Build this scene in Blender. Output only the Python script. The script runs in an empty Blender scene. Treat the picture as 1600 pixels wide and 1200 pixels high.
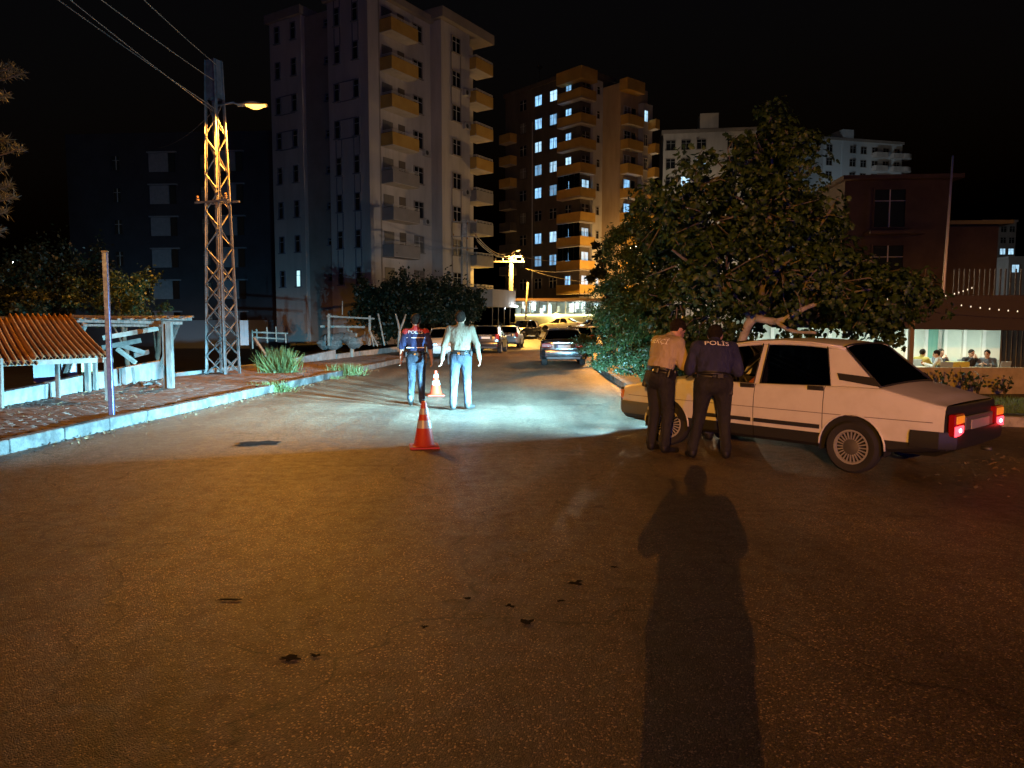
import bpy, bmesh, math, random
import numpy as np
from mathutils import Vector, Matrix, noise
from mathutils.bvhtree import BVHTree
R = math.radians
random.seed(7); rng = np.random.default_rng(7)
S = bpy.context.scene
COL = S.collection

# ------------------------------------------------------------------ camera, sky, exposure
PITCH = math.atan(93 / 1150)
CAM_H = 1.6
cd = bpy.data.cameras.new('camera'); cam = bpy.data.objects.new('camera', cd); COL.objects.link(cam)
cam.location = (0, 0, CAM_H); cam.rotation_euler = (math.pi / 2 - PITCH, 0, 0)
cd.sensor_width = 36; cd.lens = 36 * 1150 / 1600; cd.clip_start = .05; cd.clip_end = 2000
S.camera = cam
W = bpy.data.worlds.new('World'); S.world = W; W.use_nodes = True
nt = W.node_tree; bg = nt.nodes['Background']
sky = nt.nodes.new('ShaderNodeTexSky'); sky.sky_type = 'NISHITA'; sky.sun_disc = False
sky.sun_elevation = R(-4); sky.sun_rotation = R(200); sky.air_density = 1; sky.dust_density = .5
nt.links.new(sky.outputs[0], bg.inputs[0]); bg.inputs[1].default_value = .03
sd = bpy.data.lights.new('moon', 'SUN'); so = bpy.data.objects.new('moon', sd); COL.objects.link(so)
sd.energy = .0015; sd.angle = R(.5); sd.color = (.75, .85, 1); so.rotation_euler = (R(40), 0, R(-40))
S.view_settings.view_transform = 'Standard'; S.view_settings.look = 'None'
S.view_settings.exposure = 1.9; S.view_settings.gamma = 1; S.view_settings.use_curve_mapping = False
S.cycles.use_denoising = True
try: S.cycles.denoiser = 'OPENIMAGEDENOISE'
except Exception: pass
S.cycles.max_bounces = 6; S.cycles.diffuse_bounces = 3; S.cycles.glossy_bounces = 3
S.cycles.transparent_max_bounces = 12; S.cycles.transmission_bounces = 4
S.cycles.caustics_reflective = False; S.cycles.caustics_refractive = False
S.cycles.sample_clamp_indirect = 4; S.cycles.sample_clamp_direct = 60
S.cycles.use_light_tree = True

# ------------------------------------------------------------------ helpers
def ray(px, py):
    x, y = (px - 800) / 1150, (600 - py) / 1150
    return Vector((x, math.cos(PITCH) + y * math.sin(PITCH), -math.sin(PITCH) + y * math.cos(PITCH)))
def ground(px, py, z=0.):
    d = ray(px, py); t = (z - CAM_H) / d.z; return Vector((d.x * t, d.y * t, z))
def at(px, py, Y):
    d = ray(px, py); t = Y / d.y; return Vector((d.x * t, Y, CAM_H + d.z * t))
def sm(a, b, x):
    t = min(1, max(0, (x - a) / (b - a))); return t * t * (3 - 2 * t)
def interp(x, pts):
    if x <= pts[0][0]: return pts[0][1]
    for (a, u), (b, v) in zip(pts, pts[1:]):
        if x <= b: return u + (v - u) * (x - a) / (b - a)
    return pts[-1][1]
def rise(Y): return 1.5 * sm(58, 92, Y)

def tag(o, label=None, cat=None, group=None, kind=None):
    for k, v in (('label', label), ('category', cat), ('group', group), ('kind', kind)):
        if v: o[k] = v
    return o
def link(name, me, parent=None):
    o = bpy.data.objects.new(name, me); COL.objects.link(o)
    if parent is not None: o.parent = parent
    return o
def empty(name, loc=(0, 0, 0), rz=0, label=None, cat=None, group=None):
    o = bpy.data.objects.new(name, None); COL.objects.link(o)
    o.location = loc; o.rotation_euler = (0, 0, rz); o.empty_display_size = .2
    return tag(o, label, cat, group)
def copy_tree(o, parent=None):
    c = o.copy(); COL.objects.link(c); c.parent = parent
    for ch in list(o.children): copy_tree(ch, c)
    return c

class MB:
    def __init__(s): s.v = []; s.f = []; s.m = []
    def add(s, vs, fs, m=0):
        b = len(s.v); s.v += [tuple(v) for v in vs]
        s.f += [tuple(b + i for i in f) for f in fs]; s.m += [m] * len(fs)
    def box(s, c, d, rot=None, m=0, taper=1.):
        c = Vector(c); hx, hy, hz = d[0] / 2, d[1] / 2, d[2] / 2
        vs = []
        for z in (-1, 1):
            k = taper if z > 0 else 1
            for x, y in ((-1, -1), (1, -1), (1, 1), (-1, 1)):
                v = Vector((x * hx * k, y * hy * k, z * hz))
                if rot is not None: v = rot @ v
                vs.append(c + v)
        s.add(vs, [(3, 2, 1, 0), (4, 5, 6, 7), (0, 1, 5, 4), (1, 2, 6, 5), (2, 3, 7, 6), (3, 0, 4, 7)], m)
    def span(s, lo, hi, m=0):
        s.box([(a + b) / 2 for a, b in zip(lo, hi)], [abs(b - a) for a, b in zip(lo, hi)], None, m)
    def bar(s, a, b, w, h=None, m=0, up=(0, 0, 1)):
        a = Vector(a); b = Vector(b); h = h or w; d = b - a; L = d.length
        z = d / L; u = Vector(up)
        if abs(z.dot(u)) > .98: u = Vector((0, 1, 0))
        x = u.cross(z).normalized(); y = z.cross(x)
        s.box((a + b) / 2, (w, h, L), Matrix((x, y, z)).transposed(), m)
    def tube(s, path, r, n=8, m=0, cap=True):
        P = [Vector(p) for p in path]; rs = r if isinstance(r, (list, tuple)) else [r] * len(P)
        b = len(s.v); u = None
        for i, p in enumerate(P):
            t = (P[min(i + 1, len(P) - 1)] - P[max(i - 1, 0)]).normalized()
            if u is None: u = t.orthogonal().normalized()
            else: u = (u - t * u.dot(t)).normalized()
            w = t.cross(u)
            for k in range(n):
                a = 2 * math.pi * k / n; s.v.append(tuple(p + (u * math.cos(a) + w * math.sin(a)) * rs[i]))
        for i in range(len(P) - 1):
            for k in range(n):
                s.f.append((b + i * n + k, b + i * n + (k + 1) % n, b + (i + 1) * n + (k + 1) % n, b + (i + 1) * n + k)); s.m.append(m)
        if cap:
            s.f.append(tuple(b + k for k in range(n))[::-1]); s.m.append(m)
            s.f.append(tuple(b + (len(P) - 1) * n + k for k in range(n))); s.m.append(m)
    def lathe(s, prof, n=24, M=None, m=0, close=False):
        b = len(s.v)
        for r, z in prof:
            for k in range(n):
                a = 2 * math.pi * k / n; v = Vector((r * math.cos(a), r * math.sin(a), z))
                s.v.append(tuple(M @ v if M is not None else v))
        for i in range(len(prof) - 1):
            mm = m[i] if isinstance(m, (list, tuple)) else m
            for k in range(n):
                s.f.append((b + i * n + k, b + i * n + (k + 1) % n, b + (i + 1) * n + (k + 1) % n, b + (i + 1) * n + k)); s.m.append(mm)
    def grid(s, nu, nv, fn, m=0, keep=None, flip=False):
        b = len(s.v)
        for i in range(nu + 1):
            for j in range(nv + 1): s.v.append(tuple(fn(i / nu, j / nv)))
        for i in range(nu):
            for j in range(nv):
                if keep and not keep(i, j): continue
                q = (b + i * (nv + 1) + j, b + (i + 1) * (nv + 1) + j, b + (i + 1) * (nv + 1) + j + 1, b + i * (nv + 1) + j + 1)
                s.f.append(q[::-1] if flip else q); s.m.append(m(i, j) if callable(m) else m)
    def prism(s, poly, d, m=0):
        n = len(poly); P = [Vector(p) for p in poly]; d = Vector(d)
        s.add(P + [p + d for p in P], [tuple(range(n))[::-1], tuple(range(n, 2 * n))] + [(i, (i + 1) % n, n + (i + 1) % n, n + i) for i in range(n)], m)
    def mesh(s, name, mats, smooth=False, bevel=0, fix=True):
        me = bpy.data.meshes.new(name); me.from_pydata(s.v, [], s.f)
        if not isinstance(mats, (list, tuple)): mats = [mats]
        for m_ in mats: me.materials.append(m_)
        if len(mats) > 1: me.polygons.foreach_set('material_index', s.m)
        if bevel or fix:
            bm = bmesh.new(); bm.from_mesh(me)
            if fix: bmesh.ops.recalc_face_normals(bm, faces=bm.faces)
            if bevel: bmesh.ops.bevel(bm, geom=bm.edges[:], offset=bevel, segments=1, affect='EDGES', clamp_overlap=True)
            bm.to_mesh(me); bm.free()
        if smooth:
            me.polygons.foreach_set('use_smooth', [True] * len(me.polygons))
            if smooth != 'all':
                try: me.set_sharp_from_angle(angle=R(38))
                except Exception: pass
        me.update(); return me
    def build(s, name, mats, parent=None, smooth=False, bevel=0, fix=True):
        return link(name, s.mesh(name, mats, smooth, bevel, fix), parent)

# ------------------------------------------------------------------ materials
MAT = {}
def base_mat(name):
    m = bpy.data.materials.new(name); m.use_nodes = True
    return m, m.node_tree, m.node_tree.nodes['Principled BSDF']
def N(t, kind, **kw):
    n = t.nodes.new(kind)
    for k, v in kw.items():
        if k in n.inputs.keys(): n.inputs[k].default_value = v
        else: setattr(n, k, v)
    return n
def mat(name, c, rough=.6, metal=0., c2=None, scale=6., bump=0., bscale=None, spec=.5, detail=4., coat=0., contrast=(.35, .65), stretch=None, obj=False, bdist=.02):
    if name in MAT: return MAT[name]
    m, t, p = base_mat(name)
    p.inputs['Base Color'].default_value = (*c, 1); p.inputs['Roughness'].default_value = rough
    p.inputs['Metallic'].default_value = metal; p.inputs['Specular IOR Level'].default_value = spec
    if coat: p.inputs['Coat Weight'].default_value = coat; p.inputs['Coat Roughness'].default_value = .08
    tc = N(t, 'ShaderNodeTexCoord'); vec = tc.outputs['Object'] if obj else N(t, 'ShaderNodeNewGeometry').outputs['Position']
    if stretch:
        mp = N(t, 'ShaderNodeMapping'); mp.inputs['Scale'].default_value = stretch; t.links.new(vec, mp.inputs[0]); vec = mp.outputs[0]
    if c2 is not None:
        n = N(t, 'ShaderNodeTexNoise', Scale=scale, Detail=detail, Roughness=.65); t.links.new(vec, n.inputs['Vector'])
        r = N(t, 'ShaderNodeValToRGB'); r.color_ramp.elements[0].position = contrast[0]; r.color_ramp.elements[1].position = contrast[1]
        r.color_ramp.elements[0].color = (*c, 1); r.color_ramp.elements[1].color = (*c2, 1)
        t.links.new(n.outputs['Fac'], r.inputs[0]); t.links.new(r.outputs[0], p.inputs['Base Color'])
        rr = N(t, 'ShaderNodeMapRange'); rr.inputs['To Min'].default_value = max(0, rough - .1); rr.inputs['To Max'].default_value = min(1, rough + .12)
        t.links.new(n.outputs['Fac'], rr.inputs[0]); t.links.new(rr.outputs[0], p.inputs['Roughness'])
    if bump:
        n2 = N(t, 'ShaderNodeTexNoise', Scale=bscale or scale * 4, Detail=3.); t.links.new(vec, n2.inputs['Vector'])
        b = N(t, 'ShaderNodeBump', Strength=bump, Distance=bdist); t.links.new(n2.outputs['Fac'], b.inputs['Height']); t.links.new(b.outputs[0], p.inputs['Normal'])
    MAT[name] = m; return m
def emit(name, c, s, base=(.8, .8, .8)):
    if name in MAT: return MAT[name]
    m, t, p = base_mat(name)
    p.inputs['Base Color'].default_value = (*base, 1); p.inputs['Emission Color'].default_value = (*c, 1); p.inputs['Emission Strength'].default_value = s
    MAT[name] = m; return m
def curtain_light(name, c, s, scale=9.):
    """a lit room seen through a net curtain: emission broken up by folds"""
    if name in MAT: return MAT[name]
    m, t, p = base_mat(name); p.inputs['Base Color'].default_value = (.3, .3, .3, 1); p.inputs['Roughness'].default_value = .2
    tc = N(t, 'ShaderNodeTexCoord'); mp = N(t, 'ShaderNodeMapping'); mp.inputs['Scale'].default_value = (scale, scale, .5); t.links.new(tc.outputs['Object'], mp.inputs[0])
    oi = N(t, 'ShaderNodeObjectInfo'); ad = N(t, 'ShaderNodeVectorMath', operation='ADD'); t.links.new(mp.outputs[0], ad.inputs[0]); t.links.new(oi.outputs['Location'], ad.inputs[1])
    n = N(t, 'ShaderNodeTexNoise', Scale=1., Detail=3.); t.links.new(ad.outputs[0], n.inputs['Vector'])
    r = N(t, 'ShaderNodeMapRange'); r.inputs['From Min'].default_value = .35; r.inputs['From Max'].default_value = .65; r.inputs['To Min'].default_value = .25 * s; r.inputs['To Max'].default_value = 1.3 * s
    t.links.new(n.outputs['Fac'], r.inputs[0])
    rnd = N(t, 'ShaderNodeMapRange'); rnd.inputs['To Min'].default_value = .35; rnd.inputs['To Max'].default_value = 1.25; t.links.new(oi.outputs['Random'], rnd.inputs[0])
    mu = N(t, 'ShaderNodeMath', operation='MULTIPLY'); t.links.new(r.outputs[0], mu.inputs[0]); t.links.new(rnd.outputs[0], mu.inputs[1])
    p.inputs['Emission Color'].default_value = (*c, 1); t.links.new(mu.outputs[0], p.inputs['Emission Strength'])
    MAT[name] = m; return m
def glass_mat(name, tint, rough=.03, gloss=.12):
    if name in MAT: return MAT[name]
    m = bpy.data.materials.new(name); m.use_nodes = True; t = m.node_tree; t.nodes.clear()
    o = N(t, 'ShaderNodeOutputMaterial'); mx = N(t, 'ShaderNodeMixShader'); tr = N(t, 'ShaderNodeBsdfTransparent'); gl = N(t, 'ShaderNodeBsdfGlossy')
    tr.inputs[0].default_value = (*tint, 1); gl.inputs['Roughness'].default_value = rough
    lw = N(t, 'ShaderNodeFresnel', IOR=1.5); ma = N(t, 'ShaderNodeMath', operation='ADD'); ma.inputs[1].default_value = gloss * .3; ma.use_clamp = True
    t.links.new(lw.outputs[0], ma.inputs[0]); t.links.new(ma.outputs[0], mx.inputs[0]); t.links.new(tr.outputs[0], mx.inputs[1]); t.links.new(gl.outputs[0], mx.inputs[2]); t.links.new(mx.outputs[0], o.inputs[0])
    MAT[name] = m; return m

def asphalt():
    m, t, p = base_mat('asphalt')
    g = N(t, 'ShaderNodeNewGeometry').outputs['Position']
    v = N(t, 'ShaderNodeTexVoronoi', Scale=140., feature='F1'); t.links.new(g, v.inputs['Vector'])
    v2 = N(t, 'ShaderNodeTexVoronoi', Scale=210., feature='F1'); t.links.new(g, v2.inputs['Vector'])
    n = N(t, 'ShaderNodeTexNoise', Scale=.55, Detail=6., Roughness=.65); t.links.new(g, n.inputs['Vector'])
    big = N(t, 'ShaderNodeTexNoise', Scale=7., Detail=5., Roughness=.7); t.links.new(g, big.inputs['Vector'])
    sep = N(t, 'ShaderNodeSeparateColor'); t.links.new(v.outputs['Color'], sep.inputs[0])
    r = N(t, 'ShaderNodeValToRGB'); e = r.color_ramp.elements
    e[0].position = .0; e[0].color = (.03, .024, .018, 1); e[1].position = 1.; e[1].color = (.42, .34, .25, 1)  # pale stone chips; the brightest stand in for glints on the road
    a = e.new(.90); a.color = (.11, .088, .064, 1); a = e.new(.6); a.color = (.062, .05, .037, 1)
    t.links.new(sep.outputs[0], r.inputs[0])
    r2 = N(t, 'ShaderNodeValToRGB'); r2.color_ramp.elements[0].position = .33; r2.color_ramp.elements[0].color = (.5, .48, .46, 1); r2.color_ramp.elements[1].position = .68; r2.color_ramp.elements[1].color = (1.15, 1.12, 1.08, 1)
    t.links.new(n.outputs['Fac'], r2.inputs[0])
    r3 = N(t, 'ShaderNodeValToRGB'); r3.color_ramp.elements[0].position = .3; r3.color_ramp.elements[0].color = (.7, .7, .7, 1); r3.color_ramp.elements[1].position = .6; r3.color_ramp.elements[1].color = (1.05, 1.05, 1.05, 1)
    t.links.new(big.outputs['Fac'], r3.inputs[0])
    mx = N(t, 'ShaderNodeMixRGB', blend_type='MULTIPLY'); mx.inputs[0].default_value = 1; t.links.new(r.outputs[0], mx.inputs[1]); t.links.new(r2.outputs[0], mx.inputs[2])
    mx2 = N(t, 'ShaderNodeMixRGB', blend_type='MULTIPLY'); mx2.inputs[0].default_value = 1; t.links.new(mx.outputs[0], mx2.inputs[1]); t.links.new(r3.outputs[0], mx2.inputs[2])
    # wheel-track wear along the street and a web of hairline cracks
    mpw = N(t, 'ShaderNodeMapping'); mpw.inputs['Scale'].default_value = (1.1, .10, 1); mpw.inputs['Rotation'].default_value = (0, 0, .07); t.links.new(g, mpw.inputs[0])
    wn = N(t, 'ShaderNodeTexNoise', Scale=1., Detail=4., Roughness=.6); t.links.new(mpw.outputs[0], wn.inputs['Vector'])
    wr = N(t, 'ShaderNodeValToRGB'); wr.color_ramp.elements[0].position = .36; wr.color_ramp.elements[0].color = (.62, .6, .58, 1); wr.color_ramp.elements[1].position = .62; wr.color_ramp.elements[1].color = (1.25, 1.2, 1.12, 1); t.links.new(wn.outputs['Fac'], wr.inputs[0])
    mx3 = N(t, 'ShaderNodeMixRGB', blend_type='MULTIPLY'); mx3.inputs[0].default_value = 1; t.links.new(mx2.outputs[0], mx3.inputs[1]); t.links.new(wr.outputs[0], mx3.inputs[2])
    dn = N(t, 'ShaderNodeTexNoise', Scale=1.3, Detail=5.); t.links.new(g, dn.inputs['Vector']); dm = N(t, 'ShaderNodeVectorMath', operation='SCALE'); dm.inputs['Scale'].default_value = .9; t.links.new(dn.outputs['Color'], dm.inputs[0]); da = N(t, 'ShaderNodeVectorMath', operation='ADD'); t.links.new(g, da.inputs[0]); t.links.new(dm.outputs[0], da.inputs[1])
    ck = N(t, 'ShaderNodeTexVoronoi', Scale=.42, feature='DISTANCE_TO_EDGE'); t.links.new(da.outputs[0], ck.inputs['Vector'])
    cr = N(t, 'ShaderNodeMapRange'); cr.inputs['From Min'].default_value = .002; cr.inputs['From Max'].default_value = .007; cr.inputs['To Min'].default_value = .35; cr.inputs['To Max'].default_value = 1; t.links.new(ck.outputs['Distance'], cr.inputs[0])
    mx4 = N(t, 'ShaderNodeMixRGB', blend_type='MULTIPLY'); mx4.inputs[0].default_value = 1; t.links.new(mx3.outputs[0], mx4.inputs[1]); t.links.new(cr.outputs[0], mx4.inputs[2])
    t.links.new(mx4.outputs[0], p.inputs['Base Color'])
    # worn binder: patches polished smoother than others
    rr = N(t, 'ShaderNodeMapRange'); rr.inputs['From Min'].default_value = .35; rr.inputs['From Max'].default_value = .65; rr.inputs['To Min'].default_value = .42; rr.inputs['To Max'].default_value = .62
    t.links.new(big.outputs['Fac'], rr.inputs[0]); t.links.new(rr.outputs[0], p.inputs['Roughness'])
    p.inputs['Specular IOR Level'].default_value = .35
    if 'Diffuse Roughness' in p.inputs: p.inputs['Diffuse Roughness'].default_value = 1.
    b = N(t, 'ShaderNodeBump', Strength=1., Distance=.005, invert=True); t.links.new(v.outputs['Distance'], b.inputs['Height'])
    b2 = N(t, 'ShaderNodeBump', Strength=.6, Distance=.003, invert=True); t.links.new(v2.outputs['Distance'], b2.inputs['Height']); t.links.new(b.outputs[0], b2.inputs['Normal'])
    t.links.new(b2.outputs[0], p.inputs['Normal']); MAT['asphalt'] = m; return m

SODIUM = (1., .385, .045)
def lamp_light(parent, loc, watts, color=SODIUM, r=.12, kind='POINT', rot=None, size=None, blend=.6):
    d = bpy.data.lights.new('lamp_light', kind); d.energy = watts; d.color = color
    if kind in ('POINT', 'SPOT'): d.shadow_soft_size = r
    if kind == 'SPOT': d.spot_size = size; d.spot_blend = blend
    if kind == 'AREA': d.shape = 'RECTANGLE'; d.size, d.size_y = size
    o = bpy.data.objects.new('lamp_light', d); COL.objects.link(o); o.parent = parent; o.location = loc
    if rot is not None: o.rotation_euler = rot
    return o
def beam_profile(lo, wide, base):
    """headlamp photometry: most of the light within a flat fan round the axis, little of it up or down"""
    d = lo.data; d.use_nodes = True; t = d.node_tree; em = next(n for n in t.nodes if n.type == 'EMISSION')
    tc = N(t, 'ShaderNodeTexCoord'); sx = N(t, 'ShaderNodeSeparateXYZ'); t.links.new(tc.outputs['Normal'], sx.inputs[0])
    a = N(t, 'ShaderNodeMath', operation='DIVIDE'); a.inputs[1].default_value = wide; t.links.new(sx.outputs['Y'], a.inputs[0])
    sq = N(t, 'ShaderNodeMath', operation='MULTIPLY'); t.links.new(a.outputs[0], sq.inputs[0]); t.links.new(a.outputs[0], sq.inputs[1])
    ad = N(t, 'ShaderNodeMath', operation='ADD'); ad.inputs[1].default_value = 1; t.links.new(sq.outputs[0], ad.inputs[0])
    dv = N(t, 'ShaderNodeMath', operation='DIVIDE'); dv.inputs[0].default_value = 1 - base; t.links.new(ad.outputs[0], dv.inputs[1])
    dq = N(t, 'ShaderNodeMath', operation='MULTIPLY'); t.links.new(dv.outputs[0], dq.inputs[0]); t.links.new(dv.outputs[0], dq.inputs[1]); fi = N(t, 'ShaderNodeMath', operation='ADD'); fi.inputs[1].default_value = base; t.links.new(dq.outputs[0], fi.inputs[0])
    x2 = N(t, 'ShaderNodeMath', operation='MULTIPLY'); t.links.new(sx.outputs['X'], x2.inputs[0]); t.links.new(sx.outputs['X'], x2.inputs[1])
    xk = N(t, 'ShaderNodeMath', operation='MULTIPLY_ADD'); xk.inputs[1].default_value = 3.6; xk.inputs[2].default_value = 1; t.links.new(x2.outputs[0], xk.inputs[0])
    xd = N(t, 'ShaderNodeMath', operation='DIVIDE'); t.links.new(fi.outputs[0], xd.inputs[0]); t.links.new(xk.outputs[0], xd.inputs[1]); t.links.new(xd.outputs[0], em.inputs['Strength'])
    return lo
# ------------------------------------------------------------------ ground, road, kerbs
LK = [(-40, -9.6), (9, -6.2), (16, -5.68), (30, -4.7), (38, -3.6), (50, -2.2), (68, -.7), (92, .8), (130, 3.)]
RK = [(-40, 45), (6, 42), (8.5, 25), (10.2, 14), (11.3, 8), (12.0, 5), (12.5, 3.7), (13.6, 3.0), (15.6, 2.75), (20, 2.8), (27, 3.0), (40, 4.4), (60, 6.5), (80, 8.5), (95, 10), (130, 13)]
WALLX = [(8, -8.7), (12.6, -8.9), (16, -9.2), (20, -9.3), (30, -7.4), (40, -6.), (52, -4.8), (70, -3.4)]
SW = .17
def lk(Y): return interp(Y, LK)
def rk(Y): return interp(Y, RK)
def yard(X, Y):
    z = -.03 + rise(Y)
    if X > 3: z -= .42 * sm(6.5, 9.5, X - max(0, Y - 25) * .09) * sm(13, 17, Y)
    if X < -6 and Y > 5: z -= .9 * sm(.5, 3, interp(Y, WALLX) - X)
    return z
soil = mat('dry_soil', (.055, .042, .028), .95, c2=(.11, .085, .055), scale=2.5, bump=.6, bscale=14)
gx = np.unique(np.concatenate([np.linspace(-420, -40, 16), np.linspace(-40, 40, 81), np.linspace(40, 420, 16)]))
gy = np.unique(np.concatenate([np.linspace(-60, 0, 12), np.linspace(0, 60, 61), np.linspace(60, 130, 30), np.linspace(130, 900, 20)]))
mb = MB(); mb.grid(len(gx) - 1, len(gy) - 1, lambda u, v: (gx[round(u * (len(gx) - 1))], gy[round(v * (len(gy) - 1))], yard(gx[round(u * (len(gx) - 1))], gy[round(v * (len(gy) - 1))])))
tag(mb.build('ground', soil, smooth='all'), kind='structure')
ry = np.unique(np.concatenate([np.linspace(-40, 0, 9), np.linspace(0, 30, 61), np.linspace(30, 125, 60)]))
mb = MB()
def road_pt(u, v):
    Y = ry[round(v * (len(ry) - 1))]; a = lk(Y) - .06; b = rk(Y) + .08; X = a + (b - a) * u
    return (X, Y, .012 + rise(Y) + .012 * noise.noise((X * .3, Y * .3, 0)))
mb.grid(30, len(ry) - 1, road_pt)
road = tag(mb.build('road', asphalt(), smooth='all'), kind='structure')
# dark tar spots, patches and a pothole on the asphalt
tar = mat('tar_stain', (.006, .0055, .005), .95, c2=(.014, .012, .01), scale=30, bump=.5, bscale=60, spec=.08)
def blot(px, py, w, d, seed):
    c = ground(px, py, .012); b = MB(); n = 18; vs = [(0, 0, .006)]
    for k in range(n):
        a = 2 * math.pi * k / n; r = .55 + .6 * noise.noise((math.cos(a) * 1.3 + seed, math.sin(a) * 1.3, seed * .7)) + .35 * noise.noise((math.cos(a) * 4, math.sin(a) * 4 + seed, 0))
        r = max(.15, r); vs.append((math.cos(a) * r * w, math.sin(a) * r * d, .004))
    b.add(vs, [(0, k + 1, (k + 1) % n + 1) for k in range(n)])
    c.z = .012 + .012 * noise.noise((c.x * .3, c.y * .3, 0)) + .005
    o = b.build('tar_patch', tar, road); o.location = c
for i, q in enumerate([(402, 694, .38, .28), (385, 696, .2, .16), (452, 1031, .085, .06), (492, 1027, .05, .035), (728, 938, .045, .035), (900, 914, .075, .05), (877, 942, .04, .03), (796, 950, .05, .035), (664, 982, .03, .03), (825, 975, .05, .07), (960, 890, .035, .03), (360, 940, .12, .03)]): blot(*q, i * 3.1 + 1)

def painted_kerb(name, c, c2):
    return mat(name, c, .75, c2=c2, scale=3.5, bump=.6, bscale=30, contrast=(.42, .6), detail=8.)
kerb_w = painted_kerb('kerb_concrete', (.105, .10, .092), (.042, .04, .036))
kerb_y = painted_kerb('kerb_concrete_dirty', (.36, .33, .26), (.2, .18, .14))
def kerb(name, line, y0, y1, side, material, h=.19, w=.16, step=1.0, label=None):
    root = tag(empty(name), kind='structure')
    stone = MB(); stone.box((0, 0, 0), (w, step - .012, h + .1)); me = stone.mesh('kerb_stone', material, bevel=.012)
    # walk along the line
    P = []; Y = y0
    while Y < y1: P.append(Vector((interp(Y, line), Y, rise(Y)))); Y += .05 if abs(interp(Y + .1, line) - interp(Y, line)) > .2 else .2
    acc = 0; last = P[0]; start = P[0]
    for p in P[1:]:
        if (p - start).length >= step:
            d = p - start; o = link('kerb_stone', me, root)
            n = Vector((d.y, -d.x, 0)).normalized() * side
            o.location = (start + p) / 2 + n * w / 2 + Vector((0, 0, h / 2 - .05 + random.uniform(-.006, .006)))
            o.rotation_euler = (random.uniform(-.008, .008), random.uniform(-.015, .015), math.atan2(-d.x, d.y) + random.uniform(-.006, .006))
            start = p
    return root
kerb('kerb_left', LK, 6, 75, -1, kerb_w)
kr = kerb('kerb_right', RK, 8.6, 75, 1, kerb_y, h=.17)

# left footway of red pavers
sand = mat('joint_sand', (.09, .07, .05), .95, c2=(.05, .045, .04), scale=10)
mb = MB(); ys = np.linspace(6, 75, 139)
mb.grid(4, 138, lambda u, v: ((lambda Y: (lk(Y) - .15 + (interp(Y, WALLX) - .3 - lk(Y) + .15) * u, Y, SW - .014 + rise(Y)))(ys[round(v * 138)])))
side_l = tag(mb.build('sidewalk_left', sand), kind='structure')
pav = [mat('paver_red_%d' % i, c, .8, c2=c2, scale=9, bump=.3, bscale=60) for i, (c, c2) in enumerate([((.12, .074, .054), (.07, .047, .037)), ((.095, .06, .046), (.055, .039, .032)), ((.145, .092, .067), (.09, .063, .05))])]
pm = []
for m_ in pav:
    b = MB(); b.box((0, 0, 0), (.232, .112, .05)); pm.append(b.mesh('paver', m_, bevel=.006))
cells = []
ang = math.atan(.07) * -1
Y = 7.2; row = 0
while Y < 34:
    X = lk(Y) - .19 - (row % 2) * .12
    while X > interp(Y, WALLX) + .16:
        cells.append((X - .12, Y)); X -= .24
    Y += .12; row += 1
rest = MB()
def in_view(X, Y):
    return X / max(Y, .1) > -.74
vis = [c for c in cells if in_view(*c)]
vis.sort(key=lambda c: c[1])
for i, (X, Y) in enumerate(vis):
    z = SW - .022 + random.uniform(-.004, .004) + .012 * noise.noise((X, Y, 3)); rz = ang + random.uniform(-.02, .02)
    if i < 290:
        o = link('paver', random.choice(pm), side_l); o.location = (X, Y, z); o.rotation_euler = (random.uniform(-.02, .02), random.uniform(-.02, .02), rz)
    else:
        rest.box((X, Y, z), (.232, .112, .05), Matrix.Rotation(rz, 3, 'Z'), m=random.randrange(3))
tag(rest.build('paver_field', pav, side_l), kind='stuff')
# right corner footway slab
slab = mat('footway_concrete', (.25, .22, .17), .85, c2=(.16, .14, .1), scale=4, bump=.4, bscale=30)
mb = MB(); ys2 = np.linspace(12.3, 75, 126)
mb.grid(3, 125, lambda u, v: ((lambda Y: (rk(Y) + .14 + 1.5 * u, Y, .15 + rise(Y)))(ys2[round(v * 125)])))
tag(mb.build('sidewalk_right', slab), kind='structure')
mb = MB()
xs = np.linspace(3.7, 40, 60)
def side_y(X): return interp(X, sorted([(x, y) for y, x in RK if 6 <= y <= 12.6]))
mb.grid(59, 4, lambda u, v: ((lambda X: (X, side_y(X) + .14 + 1.6 * v, .148 - .12 * v))(xs[round(u * 59)])))
tag(mb.build('verge', soil), kind='structure')

# ------------------------------------------------------------------ low white wall along the garden
white_wall = mat('whitewash', (.22, .22, .21), .85, c2=(.12, .117, .11), scale=3, bump=.3, bscale=25)
def wall_run(y0, y1, h0, h1, name, label, t=.18):
    r = empty(name, (interp(y0, WALLX), y0, SW - .05), 0, label, 'wall')
    n = max(2, int((y1 - y0) / 1.6)); base = Vector(r.location)
    for i in range(n):
        a, b = y0 + (y1 - y0) * i / n, y0 + (y1 - y0) * (i + 1) / n - .015
        pa = Vector((interp(a, WALLX), a, SW - .05)) - base; pb = Vector((interp(b, WALLX), b, SW - .05)) - base
        ha, hb = h0 + (h1 - h0) * i / n, h0 + (h1 - h0) * (i + 1) / n
        w = MB(); pts = []
        for p, h in ((pa, ha), (pb, hb)):
            for dx in (-t, 0): pts += [p + Vector((dx, 0, 0)), p + Vector((dx, 0, h + .05))]
        w.add(pts, [(0, 1, 3, 2), (4, 6, 7, 5), (0, 4, 5, 1), (2, 3, 7, 6), (1, 5, 7, 3), (0, 2, 6, 4)])
        w.build('wall_panel', white_wall, r, bevel=.01)
    return r
wall_run(9.2, 14.4, .18, .28, 'garden_wall', 'low whitewashed wall running under the orange corrugated roof')
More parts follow.
